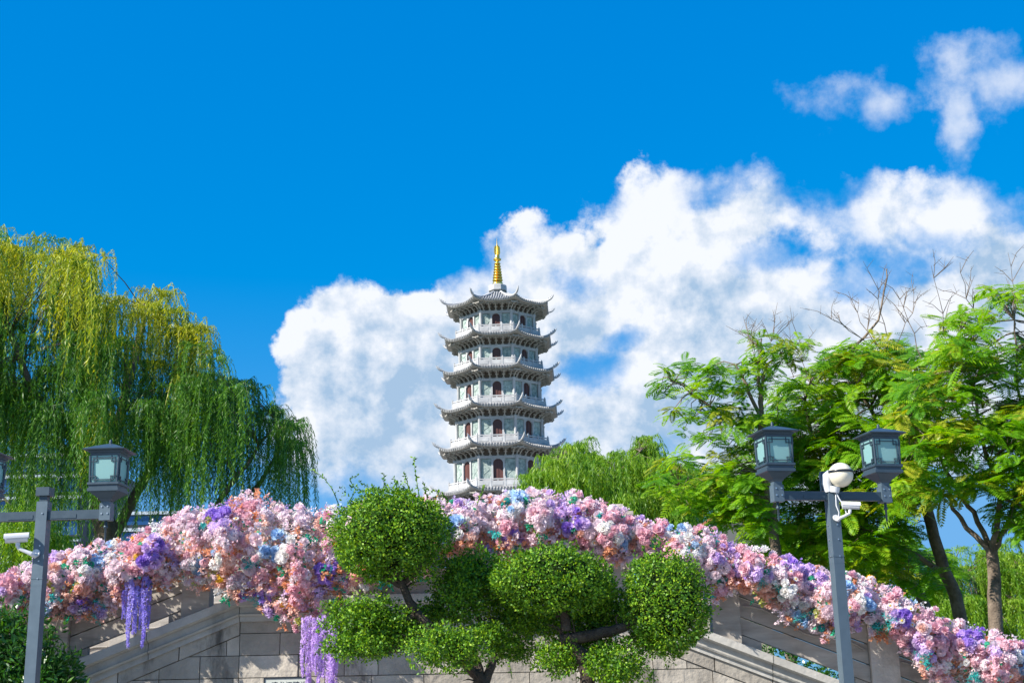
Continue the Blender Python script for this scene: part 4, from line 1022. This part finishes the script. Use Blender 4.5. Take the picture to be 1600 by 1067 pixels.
def build_bonsai():
    YB = 12.6; rs = np.random.RandomState(5); rr = random.Random(5)
    base = Vector((A(775,1100,YB).x, YB, 0)); root = thing('bonsai_tree', 'large cloud-pruned bonsai with rounded leaf pads before the landing wall', 'bonsai tree', base)
    s = FPX/ (YB*0.985)
    pads = [  # px,py,rx,ry,dY
        (612,836,93,72,0.0),(576,962,66,32,0.0),(562,1008,56,22,-0.15),(612,992,40,24,0.05),(716,930,42,52,0.15),(742,900,48,42,0.35),(702,1012,60,33,-0.35),
        (862,907,90,50,-0.1),(920,925,45,35,0.2),(1040,942,66,77,0.0),(876,1026,40,27,0.1),(966,1040,46,36,-0.1),(780,1000,28,14,0.1),(760,985,22,12,0.0),(640,985,24,10,0.1),(835,972,62,24,0.3),(790,945,40,38,0.4),(905,975,50,22,0.3),(955,960,36,24,0.35),(800,1015,34,18,0.3),(665,960,30,18,0.3),(930,1008,34,20,0.2),(1010,1000,30,14,0.2)]
    trunk = MB(); nodes = []
    limb(trunk, nodes, [base+Vector((0.25,0,0.55)), A(880,1130,YB), A(912,1085,YB), A(916,1050,YB), A(905,1020,YB), A(882,992,YB)], 0.095, 0.05, 10, rr=rr, wob=0.05)
    limb(trunk, nodes, [base+Vector((0.25,0,0.5)), A(820,1135,YB), A(775,1100,YB), A(752,1066,YB)], 0.085, 0.045, 10, rr=rr, wob=0.05)
    obj('trunk', trunk.mesh('trunk', MT['bark_dark']), root, loc=-base)
    lb_ = MB()
    for l, r0_, r1_ in (
        ([A(756,1070,YB),A(750,1060,YB),A(735,1045,YB),A(705,1020,YB-.3)], 0.07, 0.03),
        ([A(750,1065,YB),A(735,1020,YB+.2),A(700,1000,YB+.1),A(668,975,YB),A(640,940,YB),A(625,905,YB),A(618,880,YB)], 0.06, 0.03),
        ([A(690,1000,YB),A(640,1008,YB-.05),A(590,1020,YB-.1),A(545,1022,YB-.15)], 0.035, 0.015),
        ([A(650,960,YB),A(610,975,YB),A(575,975,YB)], 0.03, 0.012),
        ([A(625,915,YB),A(600,900,YB),A(580,870,YB)], 0.025, 0.01), ([A(625,915,YB),A(650,895,YB),A(665,870,YB)], 0.03, 0.01),
        ([A(757,1068,YB),A(770,1030,YB+.1),A(765,1000,YB+.2),A(745,960,YB+.25),A(730,920,YB+.3)], 0.045, 0.02),
        ([A(885,985,YB),A(880,955,YB),A(865,925,YB-.1)], 0.055, 0.03),
        ([A(875,1000,YB),A(930,990,YB),A(975,980,YB),A(1000,960,YB),A(1035,945,YB)], 0.06, 0.03),
        ([A(985,972,YB),A(1010,975,YB),A(1050,985,YB)], 0.03, 0.012),
        ([A(910,1030,YB),A(890,1022,YB),A(868,1030,YB)], 0.025, 0.012), ([A(890,1000,YB),A(930,1030,YB),A(965,1045,YB)], 0.035, 0.012),
        ([A(870,960,YB),A(905,945,YB+.2),A(930,925,YB+.2)], 0.03, 0.012)):
        limb(lb_, nodes, l, r0_, r1_, 8, rr=rr, wob=0.06)
    for k in range(60):
        i = rr.randrange(14, len(nodes)); a = nodes[i][0]; e = a+Vector((rr.uniform(-.2,.2), rr.uniform(-.15,.15), rr.uniform(-.05,.22)))
        lb_.tube([a, a.lerp(e,.5)+Vector((rr.uniform(-.04,.04),0,.02)), e], [0.012,0.008,0.003], 4, False)
    obj('branches', lb_.mesh('branches', MT['bark_dark']), root, loc=-base)
    for i, (px, py, rx, ry, dy) in enumerate(pads):
        c = A(px, py, YB+dy); r = (rx/s, min(rx,ry*1.4)/s*0.95, ry/s)
        area = 4*math.pi*((r[0]*r[1])**1.6/3+(r[0]*r[2])**1.6/3+(r[1]*r[2])**1.6/3)**(1/1.6)
        n = int(area*5200)
        big = (px, py) in ((612,836),(862,907),(1040,942))
        Q = shell_leaves(rs, (0,0,0), r, int(n*1.35), 0.029, 0.019, bumps=0.085 if big else 0.17, inner=0.26 if big else 0.6, out=0.9, zf=(-1.0,1))
        # stray tufts and tiny shoots above the clipped surface
        Q2 = shell_leaves(rs, (0,0,0), tuple(x*1.07 for x in r), int(n*0.04), 0.035, 0.02, bumps=0.14, inner=0.1, out=1.2, clump=0.05, per=10)
        po = obj('leaf_pad', quads_mesh('leaf_pad', np.concatenate([Q, Q2]), MT['bonsai']), root, loc=c-base)
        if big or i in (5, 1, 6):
            e = MB(); k = 0.76 if big else 0.5; ellipsoid(e, (0,0,0.02), tuple(x*k for x in r)); obj('shade_core', e.mesh('shade_core', MT['bonsai_core']), po)  # solid dark ellipsoid standing in for shaded gaps between the leaves
    # long shoots over the first ball and small ones elsewhere
    for pl, ll_ in (
        ([(530,790),(520,765),(505,745),(488,733)],0.035), ([(545,785),(556,765),(545,748),(560,742)],0.03), ([(570,775),(575,760),(560,752)],0.03), ([(600,770),(600,740)],0.035),
        ([(655,775),(650,745),(646,715)],0.04), ([(640,775),(636,750),(630,738)],0.032), ([(668,780),(662,755)],0.032), ([(625,772),(618,755),(615,745)],0.03),
        ([(590,775),(583,760)],0.03), ([(745,790),(752,770),(758,757)],0.028), ([(700,782),(690,770)],0.03),([(850,862),(840,838),(835,830)],0.032),([(880,862),(878,842)],0.03),([(820,868),(812,850)],0.03),([(1010,870),(1003,852)],0.03),([(1040,868),(1044,855)],0.03),
        ([(745,1068),(735,1040)],0.03), ([(800,1060),(795,1030),(780,1020)],0.032), ([(690,985),(682,975),(672,970)],0.035), ([(905,860),(900,845)],0.028)):
        mb = MB(); Q = []; pts = [A(x, y, YB+rr.uniform(-.05,.15)) for x, y in pl]
        shoot(mb, Q, rs, pts, ll_)
        sv = np.array(mb.v)[np.array([f for f in mb.f if len(f)==4])]
        obj('leafy_shoot', quads_mesh('leafy_shoot', np.concatenate(Q+[sv]), MT['bonsai']), root, loc=-base)
    # rock planter below
    ro = thing('planter_rock', 'dark rough rock at the foot of the cloud-pruned bonsai', 'rock', (base.x, YB, 0))
    mb = MB()
    rs2 = np.random.RandomState(8); rows = []
    for zz, r_ in ((0,0.75),(0.3,0.72),(0.6,0.6),(0.85,0.48),(1.05,0.3),(1.15,0.12)):
        rows.append([Vector((r_*math.cos(a)*rs2.uniform(.85,1.15), r_*math.sin(a)*rs2.uniform(.85,1.15), zz+rs2.uniform(-.05,.05))) for a in [2*math.pi*k/12 for k in range(12)]])
    mb.grid(rows, False, True); mb.poly(rows[-1]); obj('rock', mb.mesh('rock', MT['bark_dark']), ro)
build_bonsai()
def build_bush():
    YB = 14.3; rs = np.random.RandomState(15); c = A(20, 1060, YB); base = Vector((c.x, YB, 0))
    root = thing('leafy_bush', 'dark glossy bush at the lower left behind the lamp post', 'bush', base)
    Q = []
    for (px, py, rx, ry) in ((20,1040,75,85),(80,1075,40,65),(-40,1030,70,90),(50,1120,90,80),(-20,1150,100,100),(20,1200,90,80)):
        p = A(px, py, YB)-base; r = (rx/146, 0.45, ry/146)
        n = int(4200*max(r[0]*r[2]*4, 0.6))
        P = shell_leaves(rs, tuple(p), r, n, 0.085, 0.026, bumps=0.10, inner=0.6, out=0.9, clump=0.12, per=14); Q.append(P)
    obj('foliage', quads_mesh('foliage', np.concatenate(Q), MT['bush']), root)
    mb = MB()
    for k in range(9):
        e = A(rng.uniform(-20,95), rng.uniform(960,1050), YB)-base; mb.tube([Vector((rng.uniform(-.1,.1),rng.uniform(-.1,.1),0)), e*0.5+Vector((rng.uniform(-.1,.1),0,0)), e], [0.02,0.014,0.005], 5)
    obj('stems', mb.mesh('stems', MT['bark']), root)
build_bush()
def build_hedge():
    Y = WY+3.3; a = at(1150, 1040, Y); b = at(1700, 1040, Y); base = Vector(((a.x+b.x)/2, Y, 0)); rs = np.random.RandomState(77)
    root = thing('hedge', 'green hedge glimpsed through the slot of the right stair balustrade', 'hedge', base); Q = []
    for k in range(9):
        x = a.x + (b.x-a.x)*k/8 - base.x; zt = max(1.2, string_top(x+base.x)+0.25)
        Q.append(shell_leaves(rs, (x, 0, zt-0.5), (0.55, 0.5, 0.75), 2600, 0.07, 0.035, bumps=0.1, inner=0.4, out=0.9, clump=0.1, per=16))
        Q.append(shell_leaves(rs, (x, 0, 0.5), (0.6, 0.5, 0.8), 900, 0.09, 0.045, bumps=0.1, inner=0.4, out=0.9, clump=0.1, per=16))
    obj('foliage', quads_mesh('foliage', np.concatenate(Q), MT['bush']), root)
    mb = MB()
    for k in range(9):
        x = a.x + (b.x-a.x)*k/8 - base.x; mb.tube([Vector((x,0,0)), Vector((x+.05,0,0.8)), Vector((x,0.05,1.4))], [0.03,0.025,0.012], 6)
    obj('stems', mb.mesh('stems', MT['bark']), root)
build_hedge()

# ---------------------------------------------------------------- flower garlands
def petal_grid(a, r0, r1, h0, h1, w, curl, n=3):
    """one cupped petal as rows of points, angle a"""
    rows = []
    for i in range(n):
        t = i/(n-1); r = r0+(r1-r0)*t; z = h0+(h1-h0)*t + (curl*t*t if i == n-1 else 0)
        ww = w*(0.55+0.45*math.sin(math.pi*(0.25+0.6*t)))
        rows.append([Vector((r*math.cos(a+da), r*math.sin(a+da), z + 0.10*w*abs(s)*0.2)) for s, da in ((-1,-ww),(0,0),(1,ww))])
    return rows
def rose_mesh(mat, seed, R_=0.055):
    r = random.Random(seed); b = MB()
    for (n, r0, r1, h0, h1, w, curl) in ((6,0.25,1.0,-0.25,0.25,0.62,-0.15),(5,0.2,0.74,-0.1,0.55,0.70,-0.08),(4,0.15,0.46,0.0,0.68,0.85,0.0),(3,0.05,0.2,0.1,0.66,1.1,0.0)):
        o = r.uniform(0,6)
        for k in range(n): 
            rows = petal_grid(o+2*math.pi*k/n, r0*R_, r1*R_*r.uniform(.92,1.08), h0*R_, h1*R_*r.uniform(.9,1.1), w, curl*R_)
            b.grid(rows, True)
    return b.mesh('rose', mat)
def floret_quads(rs, P, N0, size, npet=5):
    """flat little flowers: P (n,3), normals N0"""
    n = len(P); N0 = norm(N0 + rs.normal(scale=0.35, size=(n,3))); T = norm(np.cross(N0, rs.normal(size=(n,3)))); B = np.cross(N0, T); out = []
    s = (size*rs.uniform(0.75,1.25,n))[:,None]
    for k in range(npet):
        a = 2*math.pi*k/npet; d = T*math.cos(a)+B*math.sin(a); e = -T*math.sin(a)+B*math.cos(a)
        out.append(np.stack([P, P+d*s*0.62+e*s*0.42+N0*s*0.12, P+d*s+N0*s*0.28, P+d*s*0.62-e*s*0.42+N0*s*0.12], 1))
    return np.concatenate(out)
def joined_florets(rs, P, N0, size, npet=5):
    """same but each flower is one island (shared centre)"""
    Q = floret_quads(rs, P, N0, size, npet); return Q
def ball_mesh(name, mat, seed, R_, nf, size, npet=4):
    rs = np.random.RandomState(seed); u = norm(rs.normal(size=(nf,3))); u = u[u[:,2] > -0.6]
    return quads_mesh(name, floret_quads(rs, u*R_*rs.uniform(.85,1.05,(len(u),1)), u, size, npet), mat)
def sprig_mesh(mat, seed, L_=0.16, nf=16, size=0.014):
    rs = np.random.RandomState(seed); b = MB(); P = []
    for k in range(3):
        d = norm(np.array([rs.uniform(-.5,.5), rs.uniform(-.5,.5), 1.0]))*L_*rs.uniform(.7,1.1)
        b.tube([(0,0,0), tuple(d*0.5+rs.normal(scale=.006,size=3)), tuple(d)], [0.003,0.002,0.001], 3, False)
        for j in range(nf//2): P.append(d*rs.uniform(.25,1.05) + rs.normal(scale=0.018, size=3))
    P = np.array(P); Q = floret_quads(rs, P, norm(rs.normal(size=P.shape)+np.array([0,0,.8])), size, 5)
    sv = np.array(b.v)[np.array([f for f in b.f if len(f)==4])]
    return quads_mesh('blossom_sprig', np.concatenate([Q, sv]), mat)
def leafspray_mesh(name, mat, seed, L_=0.2, n=14, lw=0.036, ll=0.042, droop=0.3):
    rs = np.random.RandomState(seed); Q = []
    for k in range(3):
        a = rs.uniform(0,6.28); sp = rs.uniform(.1,.6); t = np.linspace(.15,1,n)
        P = np.stack([math.cos(a)*sp*L_*t, math.sin(a)*sp*L_*t, L_*t - droop*L_*t*t], 1) + rs.normal(scale=.004,size=(n,3))
        aa = rs.uniform(0,6.28) + np.arange(n)*2.4; D = np.stack([np.cos(aa), np.sin(aa), rs.uniform(.1,.7,n)],1)
        Q.append(leaves(P, D, rs.normal(size=(n,3)), rs.uniform(.8,1.2,n)*ll, rs.uniform(.8,1.2,n)*lw, 0.1))
    return quads_mesh(name, np.concatenate(Q), mat)
def daisy_mesh(seed): 
    rs = np.random.RandomState(seed); b = MB()
    for k in range(9): b.grid(petal_grid(2*math.pi*k/9, .006,.032,0,.006,.32,-.003), True)
    ct = len(b.f); b.lathe([(0.002,0.0),(0.012,0.002),(0.011,0.009),(0.002,0.012)], 8)
    m = b.mesh('daisy', MT['p_white']); m.materials.append(MT['p_yellow'])
    for i in range(ct, len(m.polygons)): m.polygons[i].material_index = 1
    return m
def wisteria_mesh(mat, seed, L_=0.62):
    rs = np.random.RandomState(seed); n = 230; t = np.sort(rs.uniform(0,1,n)); a = rs.uniform(0,6.28,n); w = 0.040*(1-0.78*t)*(0.55+0.45*np.sin(np.clip(t*6,0,1.57)))
    P = np.stack([np.cos(a)*w+0.012*np.sin(t*7), np.sin(a)*w, -t*L_], 1); N0 = np.stack([np.cos(a), np.sin(a), -0.35+0*a], 1)
    return quads_mesh('wisteria_strand', floret_quads(rs, P, N0, 0.019, 3), mat)
FM = {}
for nm, mt in (('pink','p_pink'),('pale','p_pale'),('peach','p_peach'),('lilac','p_lilac'),('violet','p_violet'),('white','p_white'),('blue','p_blue')):
    FM['rose_'+nm] = [rose_mesh(MT[mt], s) for s in (1,2)]
    FM['ball_'+nm] = [ball_mesh('carnation', MT[mt], s, 0.062, 75, 0.025) for s in (3,4)]
    FM['sprig_'+nm] = [sprig_mesh(MT[mt], s, 0.15, 22, 0.015) for s in (5,6,7)]
for nm, mt in (('peach','p_peach'),('rust','p_rust'),('pale','p_pale'),('green','p_green'),('teal','p_teal'),('olive','p_olive')):
    FM['leaf_'+nm] = [leafspray_mesh('leaf_spray', MT[mt], s) for s in (8,9)]
FM['ball_teal'] = [ball_mesh('carnation', MT['p_teal'], 5, 0.05, 60, 0.022)]; FM['ball_green'] = [ball_mesh('carnation', MT['p_green'], 6, 0.045, 60, 0.02)]
FM['ball_yellow'] = [ball_mesh('carnation', MT['p_yellow'], 7, 0.05, 80, 0.02)]
FM['daisy'] = [daisy_mesh(1)]
FM['wist_l'] = [wisteria_mesh(MT['p_wistl'], s) for s in (1,2)]; FM['wist_v'] = [wisteria_mesh(MT['p_wist'], s) for s in (1,2)]
FM['fern_teal'] = [leafspray_mesh('fern_leaf', MT['p_teal'], s, 0.22, 22, 0.010, 0.06, 0.5) for s in (1,2)]
FM['fern_olive'] = [leafspray_mesh('fern_leaf', MT['p_olive'], s, 0.22, 22, 0.012, 0.04, 1.2) for s in (1,2)]
OUT = [(-160,962,1010),(-60,928,975),(0,905,955),(40,882,965),(70,872,975),(100,858,965),(150,850,975),(200,842,945),(250,815,915),(300,795,918),(350,782,935),(395,766,950),(430,785,975),(470,795,990),(500,792,965),(540,790,925),(600,780,920),(660,778,900),(700,786,872),(750,778,888),(800,770,880),(850,766,868),(900,772,885),(950,790,885),(1000,808,872),(1050,822,905),(1100,824,945),(1150,846,925),(1200,868,945),(1250,880,985),(1300,893,1005),(1350,905,985),(1400,925,1005),(1450,952,1062),(1500,975,1085),(1550,988,1095),(1600,1000,1100),(1700,1040,1130),(1800,1080,1170)]
ox = np.array([o[0] for o in OUT]); ot = np.array([o[1] for o in OUT]); ob = np.array([o[2] for o in OUT])
def gpoint(px, t, rr, back=False):
    top = float(np.interp(px, ox, ot)) + 5; bot = float(np.interp(px, ox, ob)) - 12
    py = top + t*(bot-top)
    bulge = 0.60*max(0.0, math.sin(math.pi*min(1.0, max(0.0, t))**0.75))**0.7 * (0.85+0.3*math.sin(px*0.031)*math.sin(px*0.083+1))
    Yc = WY + 0.02 - 0.16*min(1, max(0,t))
    if back: Y = Yc + bulge*0.8 + 0.02
    else: Y = Yc - bulge
    if t > 0.55: Y = min(Y, WY-0.42)
    nz = math.cos(math.pi*min(1,max(0,t))**0.8); n = Vector((rr.uniform(-.35,.35), (1 if back else -1)*math.sqrt(max(0.05,1-nz*nz)), nz)).normalized()
    return at(px, py, Y), n
def fbm1(px, py, s): return math.sin(px*s+py*s*1.7)+math.sin(px*s*2.3-py*s*1.1+2)+0.6*math.sin(px*s*4.1+py*s*3.3+1)
def garland(label, x0, x1, seed):
    rr = random.Random(seed); rs = np.random.RandomState(seed)
    c = at((x0+x1)/2, 880, WY); base = Vector((c.x, WY, c.z)); root = thing('flower_garland', label, 'flower garland', base, 'flower garlands draped over the balustrades')
    Lr = x1-x0
    def put(kind, name, px, t, sc=1.0, back=False, dd=0.0, down=False, cap=[0]):
        p, n = gpoint(px, t, rr, back)
        p = p + n*dd
        q = n.to_track_quat('Z', 'Y') if not down else Vector((rr.uniform(-.06,.06),rr.uniform(-.06,.06),1)).to_track_quat('Z','Y')
        q = q @ Vector((0,0,1)).rotation_difference(Vector((rr.uniform(-.4,.4),rr.uniform(-.4,.4),1)).normalized())
        o = bpy.data.objects.new(name, rr.choice(FM[kind])); C.objects.link(o); o.parent = root; o.location = p-base
        o.rotation_euler = (q @ Matrix.Rotation(rr.uniform(0,6.28), 3, 'Z').to_quaternion()).to_euler() if not down else (rr.uniform(-.08,.08), rr.uniform(-.08,.08), rr.uniform(0,6.28)); o.scale = (sc,)*3
        return o
    # clusters of a colour
    def zonecol(px, t):
        v = fbm1(px, t*120, 0.013); w_ = fbm1(px+300, t*150, 0.021)
        if w_ > 1.8: return 'violet'
        if w_ > 1.05: return 'lilac'
        if w_ < -1.7: return 'blue'
        if w_ < -1.1: return 'white'
        if v > 0.9: return 'pink'
        if v > -0.2: return 'pale'
        if v > -0.8: return 'pink'
        return 'peach' if t > 0.55 else 'pale'
    nr_ = min(298, int(Lr*0.52))
    for k in range(nr_):
        px = rr.uniform(x0, x1); t = rr.uniform(0.02, 0.97); cz = zonecol(px, t)
        if rr.random() < .15: cz = rr.choice(['pink','pale','pink','pale','peach','lilac'])
        put('rose_'+cz, 'rose', px, t, rr.choice([0.7,0.85,1.0,1.15,1.4])*rr.uniform(.9,1.1), dd=rr.uniform(0.04,0.11))
    for k in range(min(298, int(Lr*0.36))):
        px = rr.uniform(x0, x1); t = rr.uniform(0.02, 0.95); cz = zonecol(px, t)
        if rr.random() < .10: cz = rr.choice(['teal','green','green','yellow'])
        put('ball_'+cz, 'carnation', px, t, rr.uniform(0.7,1.15), dd=rr.uniform(0.0,0.07))
    for k in range(298):
        px = rr.uniform(x0, x1); t = rr.choice([rr.uniform(0,0.12), rr.uniform(0,1), rr.uniform(0,1)]); cz = zonecol(px, t)
        if rr.random() < .35: cz = rr.choice(['pale','white','pink','lilac'])
        put('sprig_'+cz, 'blossom_sprig', px, t, rr.uniform(0.7,1.0), dd=-0.05)
    for k in range(298):
        px = rr.uniform(x0, x1); t = rr.uniform(0.45,1.0)**0.8 if rr.random() < .85 else rr.uniform(0,.3)
        cz = rr.choice(['peach','peach','rust','pale','rust','pale']) if rr.random() < .86 else rr.choice(['green','teal','olive','green'])
        put('leaf_'+cz, 'leaf_spray', px, t, rr.uniform(0.65,0.95), dd=(0.03 if t > 0.6 and rr.random() < .5 else -0.05))
    for k in range(int(Lr*0.025)): put('daisy', 'daisy', rr.uniform(x0,x1), rr.uniform(.2,.8), rr.uniform(.8,1.2), dd=0.10)
    for k in range(int(Lr*0.02)): put(rr.choice(['fern_teal','fern_olive']), 'fern_leaf', rr.uniform(x0,x1), rr.uniform(.6,.95), rr.uniform(.7,1.1), dd=0.02)
    # back side for the walkway
    for k in range(60): put('rose_'+rr.choice(['pink','pale']), 'back_rose', rr.uniform(x0,x1), rr.uniform(0.05,.8), 1.1, True)
    # massed little petals between, one part
    P = []; Nn = []; cols = {k: ([],[]) for k in ('pink','pale','peach','lilac','white','rust','blue','green')}
    for k in range(int(Lr*19)):
        px = rr.uniform(x0, x1); t = rr.uniform(0,1); back = rr.random() < .18
        p, n = gpoint(px, t, rr, back); p = p - n*rr.uniform(-0.02,0.12)
        cz = zonecol(px, t)
        if cz == 'violet': cz = 'lilac'
        q = rr.random()
        if q < 0.14+0.42*t: cz = 'peach' if rr.random() < (.8 if t < .5 else .45) else 'rust'
        elif q < .55: cz = rr.choice(['pale','white','pink'])
        elif q > .92: cz = 'green'
        cols[cz][0].append(p-base); cols[cz][1].append(n)
    for cz, (P, Nn) in cols.items():
        if len(P) < 5: continue
        P = np.array([list(p) for p in P]); Nn = np.array([list(p) for p in Nn])
        o = obj('massed_petals', quads_mesh('massed_petals', floret_quads(rs, P, Nn, 0.022, 5), MT['p_'+cz]), root); o['kind'] = 'stuff'
    return root, base, put
def strand(root, base, px, py, Y, kind, sc):
    p = at(px, py, Y); o = bpy.data.objects.new('wisteria_strand', rng.choice(FM[kind])); C.objects.link(o); o.parent = root; o.location = p-base; o.scale = (sc*0.75, sc*0.75, sc); o.rotation_euler = (0,0,rng.uniform(0,6))
gl, bl, _ = garland('pastel flower garland draped along the left stair balustrade', -150, 395, 41)
for (px, py, l) in ((198,900,.8),(212,902,1.1),(205,905,1.3),(228,900,1.35),(235,905,.95),(221,918,.8),(193,922,.55),(215,915,.9)): strand(gl, bl, px, py, WY-0.56+rng.uniform(-.05,.05), 'wist_v', l*0.95)
gc, bc, _ = garland('pastel flower garland crowning the central landing behind the bonsai', 395, 985, 42)
for (px, py, l) in ((474,965,1.0),(482,962,1.25),(490,965,.9),(499,965,1.2),(506,962,1.05),(518,970,1.1),(526,972,1.3),(513,1000,1.1),(521,995,.8),(486,985,1.0),(494,990,.7)): strand(gc, bc, px, py, WY-0.62+rng.uniform(-.05,.05), 'wist_l', l*1.05)
gr_, br_, _ = garland('pastel flower garland cascading down the right stair balustrade', 985, 1800, 43)

# ---------------------------------------------------------------- far buildings
def glass_tower(label, px0, px1, pytop, Y, dep, pitch):
    p0 = at(px0, pytop, Y); p1 = at(px1, pytop, Y); H = p0.z; w = (p1.x-p0.x)/2; root = thing('office_building', label, 'office building', ((p0.x+p1.x)/2, Y, 0), 'glass office blocks behind the left willow')
    b = MB(); b.box((0,dep/2+0.3,H/2),(w,dep/2,H/2)); obj('building_core', b.mesh('building_core', MT['greytile']), root)
    nf = int(H/pitch); nc = 7
    pm = MB(); pm.box((0,0.1,0),(w/nc-0.06,0.06,pitch/2-0.28)); pm = pm.mesh('window_pane', MT['glass_bldg'])
    bd = MB(); bd.box((0,0.0,0),(w+0.2,0.25,0.11)); bd = bd.mesh('floor_band', MT['white_band'])
    for f in range(nf):
        z = H-(f+0.5)*pitch
        obj('floor_band', bd, root, loc=(0,0.1,z+pitch/2-0.1))
        for c_ in range(nc): obj('window_pane', pm, root, loc=(-w+(c_+0.5)*2*w/nc,0.1,z))
glass_tower('blue glass office block with white floor bands behind the left lantern', -60, 128, 712, 95.0, 14, 1.55)
glass_tower('lower blue glass office block seen through the willow above the flowers', 190, 345, 800, 95.0, 14, 1.2)
def small_roof():
    Y = 33.0; c = at(1118, 800, Y); root = thing('pavilion', 'dark tiled pavilion roof with orange edge behind the right flowers', 'pavilion', (c.x, Y, 0)); z = c.z
    b = MB(); b.prism([(-1.2,z-1.0),(0.25,z+0.12),(1.7,z-0.9)], -0.0, 5.0); r = obj('tiled_roof', b.mesh('tiled_roof', MT['greytile']), root)
    b = MB(); M_ = Matrix.Rotation(-math.atan2(1.12,1.45),3,'Y'); b.box((-0.45,-0.05,z-0.42),(0.95,0.05,0.05), M_); M_ = Matrix.Rotation(math.atan2(1.02,1.45),3,'Y'); b.box((0.98,-0.05,z-0.42),(0.90,0.05,0.05), M_); obj('roof_edge', b.mesh('roof_edge', MT['terracotta']), root)
    b = MB(); b.box((0.2,2.6,(z-1)/2),(1.1,2.2,(z-1)/2)); obj('pavilion_wall', b.mesh('pavilion_wall', MT['wall']), root)
small_roof()
